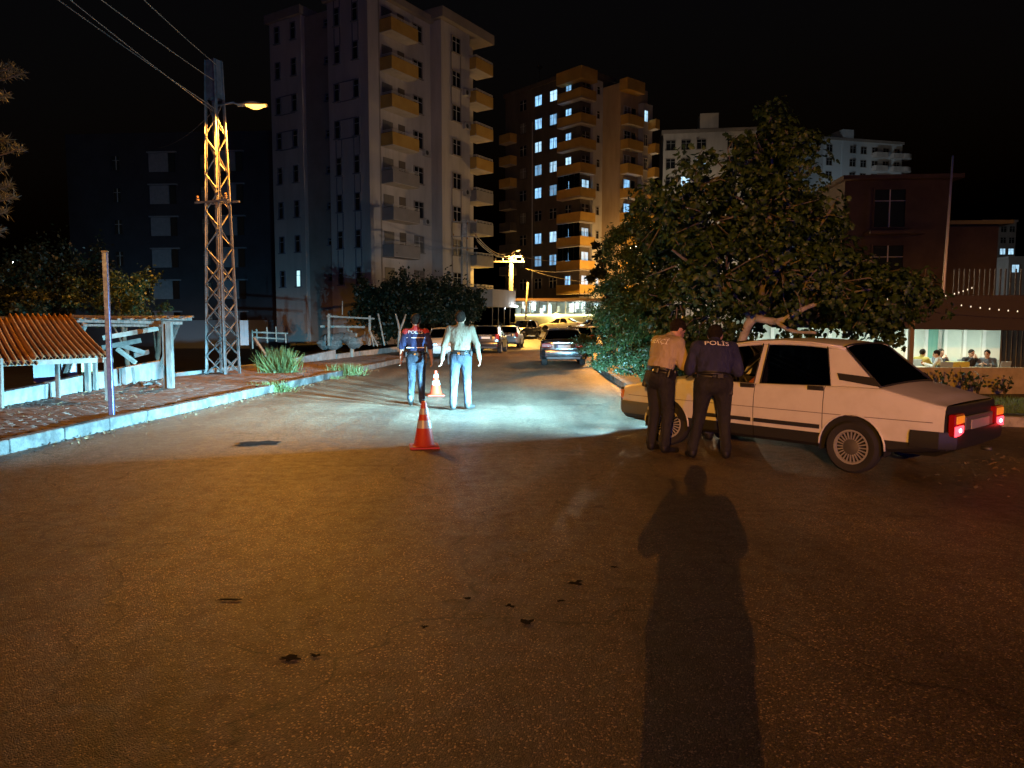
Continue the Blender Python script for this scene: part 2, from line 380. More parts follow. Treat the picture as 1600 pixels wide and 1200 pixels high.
wall_run(14.45, 20.2, .3, .5, 'garden_wall', 'taller whitewashed wall stretch behind the timber pergola posts')
wall_run(20.25, 25.5, .1, .12, 'garden_wall', 'knee-low whitewashed edging beside the lattice pylon feet')
wall_run(27.2, 30.6, .2, .38, 'garden_wall', 'short whitewashed wall piece behind the big grass tuft')
wall_run(30.65, 40, .2, .25, 'garden_wall', 'low whitewashed wall beside the forked cut stumps')

# ------------------------------------------------------------------ lattice pylon with its street lamp
steel = mat('galvanised_steel', (.26, .255, .25), .5, .3, c2=(.16, .15, .14), scale=6, bump=.15, bscale=40)
dark_steel = mat('dark_steel', (.08, .08, .08), .5, .6)
ceramic = mat('ceramic', (.35, .2, .1), .25)
def pylon(name, loc, rz, H, wb, wt, label, levels, plate=.12, arms=((.56, .7),), lamp=True):
    r = empty(name, loc, rz, label, 'pylon')
    def corner(k, z):
        h = (wb + (wt - wb) * z / H) / 2; sx, sy = ((-1, -1), (1, -1), (1, 1), (-1, 1))[k]
        return Vector((sx * h, sy * h * .8, z))
    for k in range(4):
        b = MB(); p, q = corner(k, -.1), corner(k, H); c = Vector((0, 0, 0))
        sx, sy = ((-1, -1), (1, -1), (1, 1), (-1, 1))[k]
        b.bar(p, q, .07, .012, up=(1, 0, 0)); b.bar(p + Vector((0, -sy * .03, 0)), q + Vector((0, -sy * .03, 0)), .012, .07, up=(1, 0, 0)); b.build('leg', steel, r)
    zs = [H * (1 - plate) * (i / levels) for i in range(levels + 1)]
    for i in range(levels):
        for k in range(4):
            a, c = k, (k + 1) % 4
            p, q = (corner(a, zs[i]), corner(c, zs[i + 1])) if (i + k) % 2 else (corner(c, zs[i]), corner(a, zs[i + 1]))
            b = MB(); b.bar(p, q, .045, .008); b.build('brace', steel, r)
            if i < levels * .35:
                p, q = (corner(c, zs[i]), corner(a, zs[i + 1])) if (i + k) % 2 else (corner(a, zs[i]), corner(c, zs[i + 1]))
                b = MB(); b.bar(p, q, .04, .008); b.build('brace', steel, r)
    b = MB(); h = wt / 2 + .02
    b.grid(1, 4, lambda u, v: (corner(int(v * 4) % 4, H * (1 - plate) + u * H * plate) * 1.0) + Vector((0, 0, 0))); b.build('head_plate', steel, r)
    for zf, half in arms:
        b = MB(); z = H * zf
        b.bar((-half, -wb * .32, z), (half, -wb * .32, z), .07, .05); b.bar((-half, wb * .26, z + .02), (half, wb * .26, z + .02), .06, .05); b.build('crossarm', steel, r)
        for x in (-half * .85, half * .85, .2):
            b = MB(); b.lathe([(0, 0), (.03, 0), (.05, .03), (.03, .05), (.055, .08), (.03, .1), (.05, .13), (0, .16)], 10, Matrix.Translation((x, -wb * .32, z - .19 if x == .2 else z + .04))); b.build('insulator', ceramic, r, smooth=True)
    return r, corner
PYL = ground(349, 584, SW)
py, cr = pylon('lattice_pylon', PYL, R(-24), 8.83, .72, .34, 'tall steel lattice pylon carrying an orange street lamp on the red paving', 15, arms=((.555, .62),))
lit = emit('sodium_lens', (1., .42, .05), 1.4)
housing = mat('lamp_housing', (.3, .3, .29), .5, .5)
def lamp_head(parent, p, dirx, watts, color=SODIUM, s=1., spot=None, lens=None, aim=None):
    d = Vector(dirx).normalized(); sd_ = Vector((-d.y, d.x, 0)).normalized(); up = d.cross(sd_)
    if up.z < 0: up = -up; sd_ = -sd_
    M = Matrix((d, sd_, up)).transposed().to_4x4(); M.translation = p
    b = MB()
    b.grid(8, 10, lambda u, v: M @ Vector(((u - .1) * .62 * s, (v - .5) * .26 * s * math.sin(math.pi * min(1, .25 + .75 * (1 - abs(u - .55) * 1.2))) , (.02 + .09 * math.sin(math.pi * v) * math.sin(math.pi * min(.98, .1 + u * .85))) * s)))
    h = b.build('lamp_head', housing, parent, smooth='all')
    b = MB(); b.grid(8, 8, lambda u, v: M @ Vector(((.12 + .4 * u) * s, (v - .5) * .2 * s, (.015 - .085 * math.sin(math.pi * u) * math.sin(math.pi * v)) * s)))
    b.build('lamp_lens', lens or lit, h, smooth='all')
    if spot: lamp_light(parent, M @ Vector((.32 * s, 0, -.14 * s)), watts, color, .1, 'SPOT', aim or (0, 0, 0), spot, .25 if aim else .08)
    else: lamp_light(parent, M @ Vector((.32 * s, 0, -.14 * s)), watts, color, r=.1)
    return h
# arm in pylon space
inv = Matrix.Rotation(R(24), 3, 'Z')
head_w = at(392, 166, 21.4); tip = inv @ (head_w - PYL)
b = MB(); foot_ = Vector((.13, -.1, 7.55)); b.tube([foot_, foot_ * .5 + tip * .5 + Vector((0, 0, .1)), tip + (foot_ - tip).normalized() * .22], .03, 8); b.build('lamp_arm', steel, py, smooth='all')
lamp_head(py, tip - (tip - foot_).normalized() * .3 , (tip - foot_), 1350, s=1.35, spot=R(132), aim=(R(-22), 0, R(-2)))

# overhead cables from the pylon
wire_m = mat('cable', (.16, .14, .12), .45)
def cable(a, b_, sag, label, r=.011, group=None, n=18):
    a = Vector(a); b_ = Vector(b_); m_ = MB()
    m_.tube([a.lerp(b_, t) - Vector((0, 0, sag * 4 * t * (1 - t))) for t in [i / n for i in range(n + 1)]], r, 5)
    o = m_.build('overhead_cable', wire_m, smooth='all'); return tag(o, label, 'cable', group or 'overhead cables')
top = PYL + Vector((0, 0, 8.7))
for k, (dz, px, py_, tx) in enumerate([(0, 238, 0, .1), (-.45, 175, 0, .05), (-1.25, 108, 0, .1), (-1.3, 125, 0, 0)]):
    e0 = at(px, py_, 14.); s0 = top + Vector((tx, 0, dz)); far = s0 + (e0 - s0) * 2.6
    cable(s0, far, .15, ('topmost cable slanting up from the lattice pylon head', 'second cable slanting up from just below the pylon head', 'lowest cable of the bundle at the pylon lamp level', 'thin cable running beside the lowest one from the pylon')[k], .012)
cable(top + Vector((-.1, 0, -1.3)), at(247, 231, 30), .2, 'slack cable running down from the pylon into the dark trees', .012)

# plain steel post at the kerb
p0 = ground(175, 650, SW); b = MB(); b.box((0, 0, 1.26), (.075, .075, 2.56)); po = empty('steel_post', p0, R(12), 'bare square steel post standing at the edge of the red paving', 'post')
b.build('shaft', mat('blue_lit_zinc', (.05, .075, .17), .4, .6, c2=(.03, .045, .11), scale=20), po, bevel=.006)  # blue light falling on the post is put into its metal colour
b = MB(); b.box((0, 0, 2.55), (.085, .085, .02)); b.build('cap', dark_steel, po); b = MB(); b.box((0, 0, .004), (.16, .16, .012)); b.build('base_plate', dark_steel, po)

# ------------------------------------------------------------------ corrugated shelter, pergola, garden clutter
rust = mat('orange_sheet', (.3, .15, .06), .65, c2=(.17, .085, .038), scale=3, bump=.1, bscale=30)
wood = mat('weathered_wood', (.2, .18, .155), .85, c2=(.1, .09, .078), scale=4, bump=.5, bscale=20, stretch=(6, 6, 1))
wood_p = mat('pale_wood', (.27, .25, .21), .8, c2=(.15, .135, .11), scale=5, bump=.3, bscale=20)
E0 = at(172, 557, 14.1); U0 = at(112, 492, 17.0); ribd = U0 - E0
ed = Vector((-ribd.y, ribd.x, 0)).normalized(); ed = ed if ed.x < 0 else -ed
sh = empty('corrugated_shelter', (E0.x, E0.y, SW), 0, 'shelter with slanted orange corrugated roof on timber posts', 'shelter')
o0 = Vector(sh.location)
for k, (u0, u1, lift, sl) in enumerate([(0, 1.25, .0, 0), (1.2, 2.9, -.035, .06)]):
    b = MB(); nn = int((u1 - u0) * 60)
    b.grid(nn, 6, lambda u, v: E0 - o0 + ed * (u0 + (u1 - u0) * u) + ribd * (v - sl) + Vector((0, 0, lift + .034 * math.sin((u0 + (u1 - u0) * u) * 2 * math.pi / .105) - .05 * math.sin(math.pi * v))))
    o = b.build('roof_sheet', rust, sh, smooth='all'); md = o.modifiers.new('thick', 'SOLIDIFY'); md.thickness = .006
def post_to(parent, base, top_, w, m_=wood, name='post'):
    o0 = parent.matrix_basis.translation; b = MB(); b.bar(Vector(base) - o0, Vector(top_) - o0, w, w * .9); return b.build(name, m_, parent, bevel=.006)
b = MB(); b.bar(E0 - o0 + Vector((.05, 0, -.06)), E0 - o0 + ed * 2.9 + Vector((0, 0, -.09)), .07, .09); b.build('eave_beam', wood_p, sh)
b = MB(); b.bar(U0 - o0 + Vector((0, 0, -.08)), U0 - o0 + ed * 2.9 + Vector((0, 0, -.1)), .08, .09); b.build('ridge_beam', wood, sh)
for px, py_, tpy, w in [(91, 622, 563, .07), (138, 612, 556, .1), (150, 610, 556, .08), (168, 626, 560, .07), (2, 638, 560, .07)]:
    g = ground(px, py_, SW); t_ = at(px - 2, tpy, g.y + .1); post_to(sh, g, t_, w)
pg = empty('timber_pergola', ground(267, 607, SW), 0, 'crooked timber pergola with a flat slatted top beside the shelter', 'pergola')
g = ground(267, 607, SW); post_to(pg, g, at(264, 503, g.y), .13); post_to(pg, g + Vector((-.13, .02, 0)), at(255, 506, g.y), .06)
g2 = Vector((-9.6, 19.4, -.2)); post_to(pg, g2, at(279, 505, 19.4), .1)
g3 = Vector((-10.3, 16.4, -.3)); post_to(pg, g3, at(133, 505, 16.4), .1)
for (a, b_, w) in [((112, 494, 16.6), (300, 499, 17.6), .07), ((120, 501, 16.0), (285, 505, 16.9), .08), ((130, 508, 16.3), (262, 509, 16.8), .06), ((128, 496, 18.4), (303, 495, 19.6), .07), ((115, 496, 17.3), (292, 500, 18.4), .05)]:
    post_to(pg, at(*a), at(*b_), w, name='beam')
for k in range(9):
    t = k / 8; a = at(125 + 160 * t, 499, 15.9 + .7 * t); c = at(135 + 165 * t, 495, 18.6 + .9 * t); post_to(pg, a, c, .05, name='slat')
post_to(pg, at(160, 528, 16.6), at(247, 513, 17.2), .12, wood_p, 'beam'); post_to(pg, at(183, 545, 16.), at(212, 567, 16.), .09, wood_p, 'strut')
post_to(pg, at(210, 600, 16.9), at(207, 574, 16.9), .05, name='post')
sheetm = mat('white_board', (.22, .235, .25), .6, c2=(.16, .17, .18), scale=4, stretch=(3, 3, .3))
def board(a, b_, h, name, label, cat, m_, t=.03):
    a = Vector(a); b_ = Vector(b_); M = (a + b_) / 2; d = b_ - a
    r = MB(); r.box((0, 0, 0), (d.length, t, h)); o = r.build(name, m_, bevel=.004); o.location = M; o.rotation_euler = (0, 0, math.atan2(d.y, d.x)); return tag(o, label, cat)
board(at(52, 583, 15.4), at(92, 583, 15.6), .40, 'white_board', 'pale board hanging under the orange roof beside a thin post', 'board', sheetm)
board(at(96, 576, 16.4), at(121, 576, 16.6), .42, 'white_board', 'greyer pale board behind the post under the orange roof', 'board', mat('grey_board', (.42, .45, .47), .6, c2=(.3, .32, .35), scale=4))
board(at(127, 577, 16.5), at(151, 574, 16.7), .36, 'yellow_board', 'yellowish plank board behind the paired shelter posts', 'board', mat('yellow_board', (.5, .42, .2), .7, c2=(.38, .3, .13), scale=5))
board(at(375, 520, 27), at(388, 520, 27.3), .92, 'louvred_board', 'small white louvred board standing behind the lattice pylon', 'board', sheetm)
for i in range(3):
    o = board(at(160 + i * 25, 545 + 6 * i, 18.5 + i * .3), at(220 + i * 6, 530 + i * 9, 18.8 + i * .5), .12, 'loose_plank', ('long loose plank leaning under the pergola', 'second loose plank lying across the pergola clutter', 'short loose plank at the bottom of the pergola clutter')[i], 'plank', mat('grey_plank', (.12, .11, .095), .85, c2=(.07, .063, .055), scale=6)); o.rotation_euler[1] = (-.2, .35, -.1)[i]
# rubble heap and small stones by the pergola
stone = mat('rubble_stone', (.13, .125, .115), .9, c2=(.07, .066, .06), scale=8, bump=.5, bscale=25)
def rock(c, r, name, label, cat, group=None, parent=None, m_=stone):
    b = MB(); sd = random.random() * 50
    b.grid(10, 7, lambda u, v: (lambda a, e: Vector((math.cos(a) * math.sin(e), math.sin(a) * math.sin(e), .65 * math.cos(e))) * r * (1 + .45 * noise.noise((math.cos(a) * math.sin(e) * 1.5 + sd, math.sin(a) * math.sin(e) * 1.5, math.cos(e) * 1.5))))(2 * math.pi * u, math.pi * v))
    o = b.build(name, m_, parent, smooth=True); o.location = c; return tag(o, label, cat, group)
for i in range(14):
    g = ground(205 + random.uniform(0, 45), 600 + random.uniform(-6, 6), SW); rock(g, random.uniform(.04, .1), 'rubble_stone', 'small rubble stone heaped on the paving below the pergola wall', 'stone', 'rubble stones below the pergola')
# white rail fence, wooden frame and stumps further along
fe = empty('rail_fence', at(400, 560, 27.5), 0, 'broken white rail fence with bent sticks behind the grass tuft', 'fence'); fe.location.z = 0
for (a, b_, w) in [((394, 519, 28), (449, 521, 29.5), .07), ((396, 527, 28), (447, 530, 29.5), .06)]: post_to(fe, at(*a), at(*b_), w, wood_p, 'rail')
for px, py_, h in [(395, 516, 545), (402, 514, 540), (418, 511, 536), (432, 510, 534), (447, 520, 536)]: post_to(fe, at(px, h, 28 + (px - 394) / 40), at(px - 1, py_, 28 + (px - 394) / 40), .045, wood_p)
post_to(fe, at(397, 528, 27.4), at(416, 556, 25.8), .09, wood_p, 'brace')
fr = empty('timber_trestle', (0, 0, 0), 0, 'pale timber trestle with two crossrails in front of the dark bushes', 'trestle'); fr.location = (-7.6, 31, 0)
for (a, b_, w) in [((514, 540, 31), (514, 490, 31), .1), ((577, 540, 32), (578, 493, 32), .09), ((510, 494, 31), (585, 498, 32.1), .08), ((500, 510, 31.4), (570, 511, 32.4), .1), ((535, 492, 32), (535, 470, 32), .04), ((578, 517, 31.5), (590, 541, 31), .05), ((579, 519, 31.4), (584, 541, 31), .05), ((591, 490, 33), (601, 540, 33), .06)]: post_to(fr, at(*a), at(*b_), w, wood_p, 'timber')
for i in range(9):
    rock(at(508 + i * 6 + random.uniform(-3, 3), 530 + random.uniform(-4, 9), 31.5), random.uniform(.2, .42), 'boulder', 'grey boulder in the heap under the timber trestle', 'boulder', 'boulders under the timber trestle')
def stump(base, tips, r, label):
    base = Vector(base); o = empty('cut_stump', base, 0, label, 'stump')
    tips = [Vector(t) - base for t in tips]; fork = sum(tips, Vector()) / len(tips) * .42; fork.z = min(t.z for t in tips) * .5
    b = MB(); b.tube([(0, 0, -.1), fork * .5, fork], [r * 1.15, r, r * .9], 8); b.build('trunk', wood_p, o, smooth='all')
    for t in tips:
        b = MB(); b.tube([fork - Vector((0, 0, .05)), fork.lerp(t, .5) + Vector((.02, 0, -.02)), t], [r * .8, r * .65, r * .5], 8); b.build('limb', wood_p, o, smooth='all')
sY = 29.2
gst = ground(550, 558, SW); stump(gst, [at(543, 512, gst.y), at(557, 521, gst.y), at(549, 516, gst.y)], .09, 'pale forked cut stump with three stubs on the paving edge')
gst = at(623, 540, 33.5); stump(gst, [at(618, 490, 33.5), at(634, 491, 33.8)], .07, 'slim forked cut tree beside the walking officer in the dark vest')
# ------------------------------------------------------------------ buildings
plaster = mat('white_plaster', (.5, .48, .465), .9, c2=(.34, .325, .31), scale=.9, bump=.1, bscale=12, stretch=(1, 1, .16), contrast=(.42, .78), detail=8.)
plaster_d = mat('grey_plaster', (.3, .27, .25), .9, c2=(.24, .22, .2), scale=.5)
brown = mat('brown_plaster', (.115, .095, .082), .9, c2=(.075, .062, .055), scale=.8, stretch=(1, 1, .2), detail=8.)
beige = mat('beige_plaster', (.46, .36, .24), .9, c2=(.34, .26, .17), scale=.8, stretch=(1, 1, .2), detail=8.)
ochre = mat('ochre_plaster', (.52, .33, .08), .85, c2=(.45, .27, .06), scale=1.)
grey_b = mat('grey_balcony', (.26, .25, .25), .85, c2=(.22, .21, .21), scale=1.)
blue_b = mat('slate_blue_paint', (.12, .14, .19), .85)
frame_w = mat('window_frame_white', (.5, .5, .5), .5)
frame_d = mat('window_surround_dark', (.1, .085, .075), .7)
pane_d = mat('window_glass_dark', (.012, .014, .018), .08, spec=.6)
pane_c = mat('window_curtain_unlit', (.2, .19, .17), .5, c2=(.12, .115, .11), scale=5, stretch=(3, 3, .2))
cool = curtain_light('lit_curtain_cool', (.28, .62, 1.), .42)
cool2 = curtain_light('lit_curtain_white', (.45, .76, 1.), .38)
tealw = curtain_light('lit_curtain_teal', (.45, .8, .85), .35)
WM = {}
def window(parent, o, u, n, w, h, pane, surround=frame_d, mull=1, depth=.1):
    """window part at local point o (centre), u along the wall, n outward; real frame and sill standing proud round a set-back pane"""
    key = (round(w, 2), round(h, 2), surround.name, mull, round(depth, 2))
    if key not in WM:
        b = MB(); t = .07
        for x in (-w / 2 - t / 2, w / 2 + t / 2): b.box((x, -depth / 2, 0), (t, depth, h + 2 * t))
        b.box((0, -depth / 2, h / 2 + t / 2), (w, depth, t)); b.box((0, -depth / 2 - .04, -h / 2 - t / 2), (w + .3, depth + .08, t))
        for k in range(mull): b.box((-w / 2 + w * (k + 1) / (mull + 1), -.035, 0), (.05, .05, h), m=1)
        b.box((0, -.03, h * .2), (w, .04, .03), m=1)
        f = b.mesh('window', [surround, frame_w])
        p = MB(); p.box((0, -.012, 0), (w - .004, .016, h - .004))
        WM[key] = (f, p, {})
    f, p, pm_ = WM[key]
    if pane.name not in pm_: pm_[pane.name] = p.mesh('pane', pane)
    M = Matrix((u, -n, Vector((0, 0, 1)))).transposed().to_4x4()
    wo = link('window', f, parent); wo.location = o; wo.rotation_euler = M.to_euler()
    link('pane', pm_[pane.name], wo); return wo
BM = {}
def balcony(parent, o, u, n, w, d, paint, rail=True, par=.85, pane=None, key=None):
    k = (round(w, 2), round(d, 2), paint.name, rail, par)
    if k not in BM:
        b = MB(); b.span((-w / 2, -d, -.18), (w / 2, 0, 0), m=1)
        b.span((-w / 2, -d - .002, -.14), (w / 2, -d + .1, par)); b.span((-w / 2 - .002, -d + .1, -.14), (-w / 2 + .1, -.002, par)); b.span((w / 2 - .1, -d + .1, -.14), (w / 2 + .002, -.002, par))
        r_ = MB()
        if rail:
            for z in (par + .1, par + .2): r_.bar((-w / 2, -d + .05, z), (w / 2, -d + .05, z), .04); r_.bar((-w / 2 + .05, -d, z), (-w / 2 + .05, 0, z), .04)
            for i in range(6): r_.bar((-w / 2 + .05 + (w - .1) * i / 5, -d + .05, par), (-w / 2 + .05 + (w - .1) * i / 5, -d + .05, par + .2), .03)
        BM[k] = (b.mesh('balcony', [paint, plaster]), r_.mesh('railing', frame_w) if rail else None)
    f, r_ = BM[k]; M = Matrix((u, -n, Vector((0, 0, 1)))).transposed().to_4x4()
    o_ = link('balcony', f, parent); o_.location = o; o_.rotation_euler = M.to_euler()
    if r_: link('railing', r_, o_)
    return o_
X_, Y_ = Vector((1, 0, 0)), Vector((0, 1, 0))
def block(parent, lo, hi, m_, name='wall'):
    b = MB(); b.span(lo, hi); return b.build(name, m_, parent)

# --- white apartment tower beside the street (faces: y=0 towards the street, x=0 towards the gardens)
th = math.atan2(.845, .536)
A = empty('apartment_tower', (-11.3, 59.6, rise(57) - .05), th, 'tall white apartment tower with ochre balconies rising behind the dark bushes', 'building')
H1 = 27.6; ST = 2.95; Z0 = 5.6
block(A, (0, 0, 0), (8.0, 4.4, H1), plaster); block(A, (.4, 4.402, 0), (11.6, 7.5, H1 - .3), plaster_d); block(A, (0, 7.502, 0), (8, 11.4, H1 - .2), plaster)
block(A, (7.8, -1.2, 0), (12.0, 4.3, H1 + .2), plaster, 'wing'); block(A, (12.002, 0, 0), (14.2, 4.2, H1), plaster, 'wing')
block(A, (-.3, -.45, H1 + .002), (7.79, 4.7, H1 + .55), plaster_d, 'cornice'); block(A, (7.4, -1.7, H1 + .25), (15.3, 4.8, H1 + 1.1), plaster_d, 'cornice'); block(A, (-.3, 7.3, H1 - .19), (8, 11.7, H1 + .5), plaster_d, 'cornice')
block(A, (1.2, -.02, 0), (1.35, -.002, H1), plaster_d, 'pilaster')
for k in range(8):
    z = Z0 + ST * k
    paint = ochre if k >= 4 else grey_b
    # recessed balcony bay: loggia back wall, door and balcony
    balcony(A, (3.0, -.004, z - 1.25), X_, -Y_, 3.3, 1.25, paint)
    d = MB(); d.box((3.9, -.02, z - .2), (.8, .04, 2.0)); d.build('balcony_door', frame_d, A)
    d = MB(); d.box((2.2, -.02, z + .1), (1.2, .04, 1.3)); d.build('pane', pane_c, A)
    window(A, (6.0, -.002, z), X_, -Y_, 1.15, 1.35, (pane_c if k < 2 else pane_d), plaster_d, 1)
    window(A, (9.9, -1.202, z), X_, -Y_, 1.15, 1.35, pane_c if k in (1,) else pane_d, plaster_d, 1)
    if k in (0, 1, 2, 5, 6): 
        for xx in (9.2, 10.6): block(A, (xx - .05, -1.25, z + .75), (xx + .05, -1.204, z + 2.2), plaster_d, 'trim')
    balcony(A, (13.4, -.004, z - 1.3), X_, -Y_, 2.75, 1.9, paint)
    d = MB(); d.box((13.2, -.02, z - .2), (.8, .04, 2.0)); d.build('balcony_door', pane_d, A)
    for (yy, w) in ((1.3, .55), (3.3, .55)):
        pair = k in (4, 5)
        window(A, (-.002, yy if not pair else (1.25 if yy < 2 else 3.4), z), -Y_, -X_, .5, 1.35, pane_d, blue_b, 0)
    if k in (4, 5): block(A, (-.05, 1.3, z - .8), (-.006, 3.4, z - .72), blue_b, 'trim'); block(A, (-.05, 1.3, z + .72), (-.006, 3.4, z + .8), blue_b, 'trim')
    else:
        for yy in (.98, 1.62, 2.98, 3.62): block(A, (-.05, yy - .04, z + .76), (-.006, yy + .04, z + 2.15), blue_b, 'trim')
    window(A, (.398, 4.9, z), -Y_, -X_, .35, .5, pane_d, blue_b, 0)
    for yy in (8.4, 10.4): window(A, (-.002, yy, z), -Y_, -X_, .5, 1.35, tealw if (k == 0 and yy < 9) else pane_d, blue_b, 0)
    if k in (4, 5): block(A, (-.05, 8.4, z - .8), (-.006, 10.4, z - .72), blue_b, 'trim'); block(A, (-.05, 8.4, z + .72), (-.006, 10.4, z + .8), blue_b, 'trim')
# air conditioners hung beside some windows
acm = mat('ac_white', (.45, .45, .44), .6, c2=(.35, .35, .34), scale=6)
def air_con(parent, o, u, n):
    b = MB(); b.box((0, -.16, 0), (.8, .3, .55)); b.lathe([(.2, 0), (.18, .02), (0, .02)], 14, Matrix.Translation((-.12, -.315, 0)) @ Matrix.Rotation(math.pi / 2, 4, 'X'), m=1)
    q = b.build('air_conditioner', [acm, dark_steel], parent, bevel=.02); q.location = o; q.rotation_euler = Matrix((u, -n, Vector((0, 0, 1)))).transposed().to_euler()
for k, x in ((1, 5.0), (3, 5.0), (4, 7.0), (6, 5.0), (2, 7.0)): air_con(A, (x, -.002, Z0 + ST * k - .9), X_, -Y_)
for k in (0, 3, 5, 6): air_con(A, (11.3, -1.202, Z0 + ST * k - .8), X_, -Y_)
# ground-floor terrace with canopy and glass screen on the street end
block(A, (12.4, -3.4, 3.3), (16.4, -.1, 4.9), plaster, 'canopy')
gl = glass_mat('screen_glass', (.75, .8, .7))
for i in range(4):
    x = 12.5 + i * 1.0; b = MB(); b.box((x + .52, -3.3, 1.7), (1.0, .02, 3.1)); b.build('glass_panel', gl, A); b = MB(); b.bar((x, -3.3, 0), (x, -3.3, 3.3), .07); b.build('mullion', dark_steel, A)
b = MB(); b.box((15.8, -3.8, 3.4), (.5, .12, .12)); b.build('lamp_tube', emit('white_tube', (.75, .9, 1.), 8), A); lamp_light(A, (15.8, -4.1, 3.2), 4, (.75, .9, 1.), .1)

# --- brown and ochre tower further up the street
th2 = math.atan2(.66, .75)
B = empty('apartment_block', (8, 88, rise(88) - .05), th2, 'brown and ochre apartment tower with a column of cool lit windows', 'building')
H2 = 29.4; ST2 = 2.8; ZB = 5.3
block(B, (0, 0, 0), (6, 13.4, H2), brown); block(B, (3.4, -3.1, 0), (8.4, -.002, H2 - 1.2), beige, 'wing'); block(B, (1.7, -.4, 0), (3.398, -.004, H2 - .5), plaster, 'stair_shaft')
block(B, (6.7, -3.8, 0), (8.5, -3.102, H2 - 3), plaster, 'wing')
block(B, (-.2, -.2, H2 + .002), (6, 13.6, H2 + .5), brown, 'parapet')
b = MB(); b.bar((.5, 7.5, H2 + .4), (.5, 7.5, H2 + 2.6), .06); b.bar((.2, 7.5, H2 + 2.6), (.9, 7.6, H2 + 2.6), .3); b.build('antenna', dark_steel, B)
b = MB(); b.bar((-.05, 8.2, 1), (-.05, 8.2, H2 - 4), .09); b.build('drainpipe', frame_w, B)
lit_rows = {8, 7, 6, 5, 4, 2, 1}
for k in range(9):
    z = ZB + ST2 * k
    for yy, i in ((7.1, 0), (4.45, 1)):
        on = k in lit_rows
        window(B, (-.002, yy, z), -Y_, -X_, 1.2, 1.25, (cool if (k + i) % 3 else cool2) if on else pane_d, frame_d, 1)
    window(B, (-.002, 9.9, z), -Y_, -X_, 1.2, 1.3, pane_c if k % 2 else pane_d, brown, 1)
    # corner balcony
    bz = z - 1.35
    if k > 0 or True:
        c = MB(); p_ = .95
        c.span((-1.0, -1.0, bz - .2), (1.6, 2.9, bz), m=1)
        c.span((-1.0, -1.0, bz - .16), (-.9, 2.9, bz + p_)); c.span((-.898, -1.0, bz - .16), (1.6, -.9, bz + p_)); c.span((1.5, -.898, bz - .16), (1.6, -.002, bz + p_)); c.span((-.898, 2.8, bz - .16), (-.002, 2.9, bz + p_))
        c.build('balcony', [ochre, plaster], B)
    w = window(B, (-.002, 1.9, z - .1), -Y_, -X_, .9, 1.6, (cool if k not in (5,) else cool2) if k in (8, 7, 6, 5, 4, 2, 1, 0) else pane_d, frame_d, 1)
    if k in (4, 2, 1, 0): window(B, (.8, -.002, z - .1), X_, -Y_, 1.2, 1.6, cool2, frame_d, 1)
    else: window(B, (.8, -.002, z - .1), X_, -Y_, 1.2, 1.6, pane_d, frame_d, 1)
    if k in (1, 2, 4):   # glazed-in balcony
        for yy in (-.4, .5, 1.4, 2.3):
            m_ = MB(); m_.box((-.95, yy, bz + 1.75), (.04, .82, 1.55)); m_.build('balcony_glazing', glass_mat('balcony_glass', (.55, .7, .85)), B)
    window(B, (2.55, -.402, z), X_, -Y_, .5, .9, cool2 if k == 0 else pane_d, plaster, 0)
    if k < 8:
        balcony(B, (4.9, -3.104, bz), X_, -Y_, 2.8, 1.15, ochre, rail=False, par=.95)
        window(B, (4.6, -3.102, z), X_, -Y_, 1.1, 1.5, cool if k in (4, 3) else (pane_c if k % 2 else pane_d), plaster, 1)
        d = MB(); d.box((5.8, -3.13, z - .2), (.7, .05, 1.9)); d.build('balcony_door', pane_d, B)
        window(B, (7.2, -3.802, z), X_, -Y_, .6, 1.3, cool2 if k == 7 else pane_d, plaster, 1)
        balcony(B, (8.1, -3.804, bz), X_, -Y_, .8, 1.1, ochre, rail=False, par=.95)
        balcony(B, (-.004, 12.3, bz), -Y_, -X_, 2.2, 1.1, ochre if k > 4 else brown, rail=False, par=.95)
block(B, (-1.05, -1.05, H2 - 1.1), (1.7, 3, H2 + .3), ochre, 'roof_parapet'); block(B, (3.2, -4.3, H2 - 2.2), (6.4, -3.104, H2 - .9), ochre, 'roof_parapet')
# shop at street level
SHP = at(870, 484, 80)
sp = empty('corner_shop', (SHP.x, 80, rise(80)), R(2), 'brightly lit glass-fronted shop under a thin dark awning with a glowing edge', 'shop')
sw_ = 11.5
def zat(py): return at(800, py, 80).z - rise(80)
zt, zm, zb = zat(471), zat(491), zat(497)
block(sp, (-sw_ / 2 - .8, -1.6, zt + .02), (sw_ / 2, 3, zt + .28), mat('awning', (.13, .07, .045), .8), 'awning')
block(sp, (-sw_ / 2, 2.8, 0), (sw_ / 2, 3.2, zt), mat('shop_back', (.5, .52, .5), .8), 'back_wall'); block(sp, (-sw_ / 2 - .1, -.05, zb - 1.4), (sw_ / 2 + .3, .25, zm - .12), mat('lime_wall', (.5, .47, .3), .8), 'parapet')
edge = MB(); edge.box((0, -.12, zm - .08), (sw_ + .2, .12, .16)); edge.build('glowing_edge', emit('strip_light_warm', (1., .9, .45), 2.2), sp)
shoplit = [emit('shop_light_%d' % i, c, s) for i, (c, s) in enumerate([((.55, .85, 1.), .45), ((.9, 1., .8), .28), ((1., .95, .7), .2), ((.2, .4, .6), .1)])]
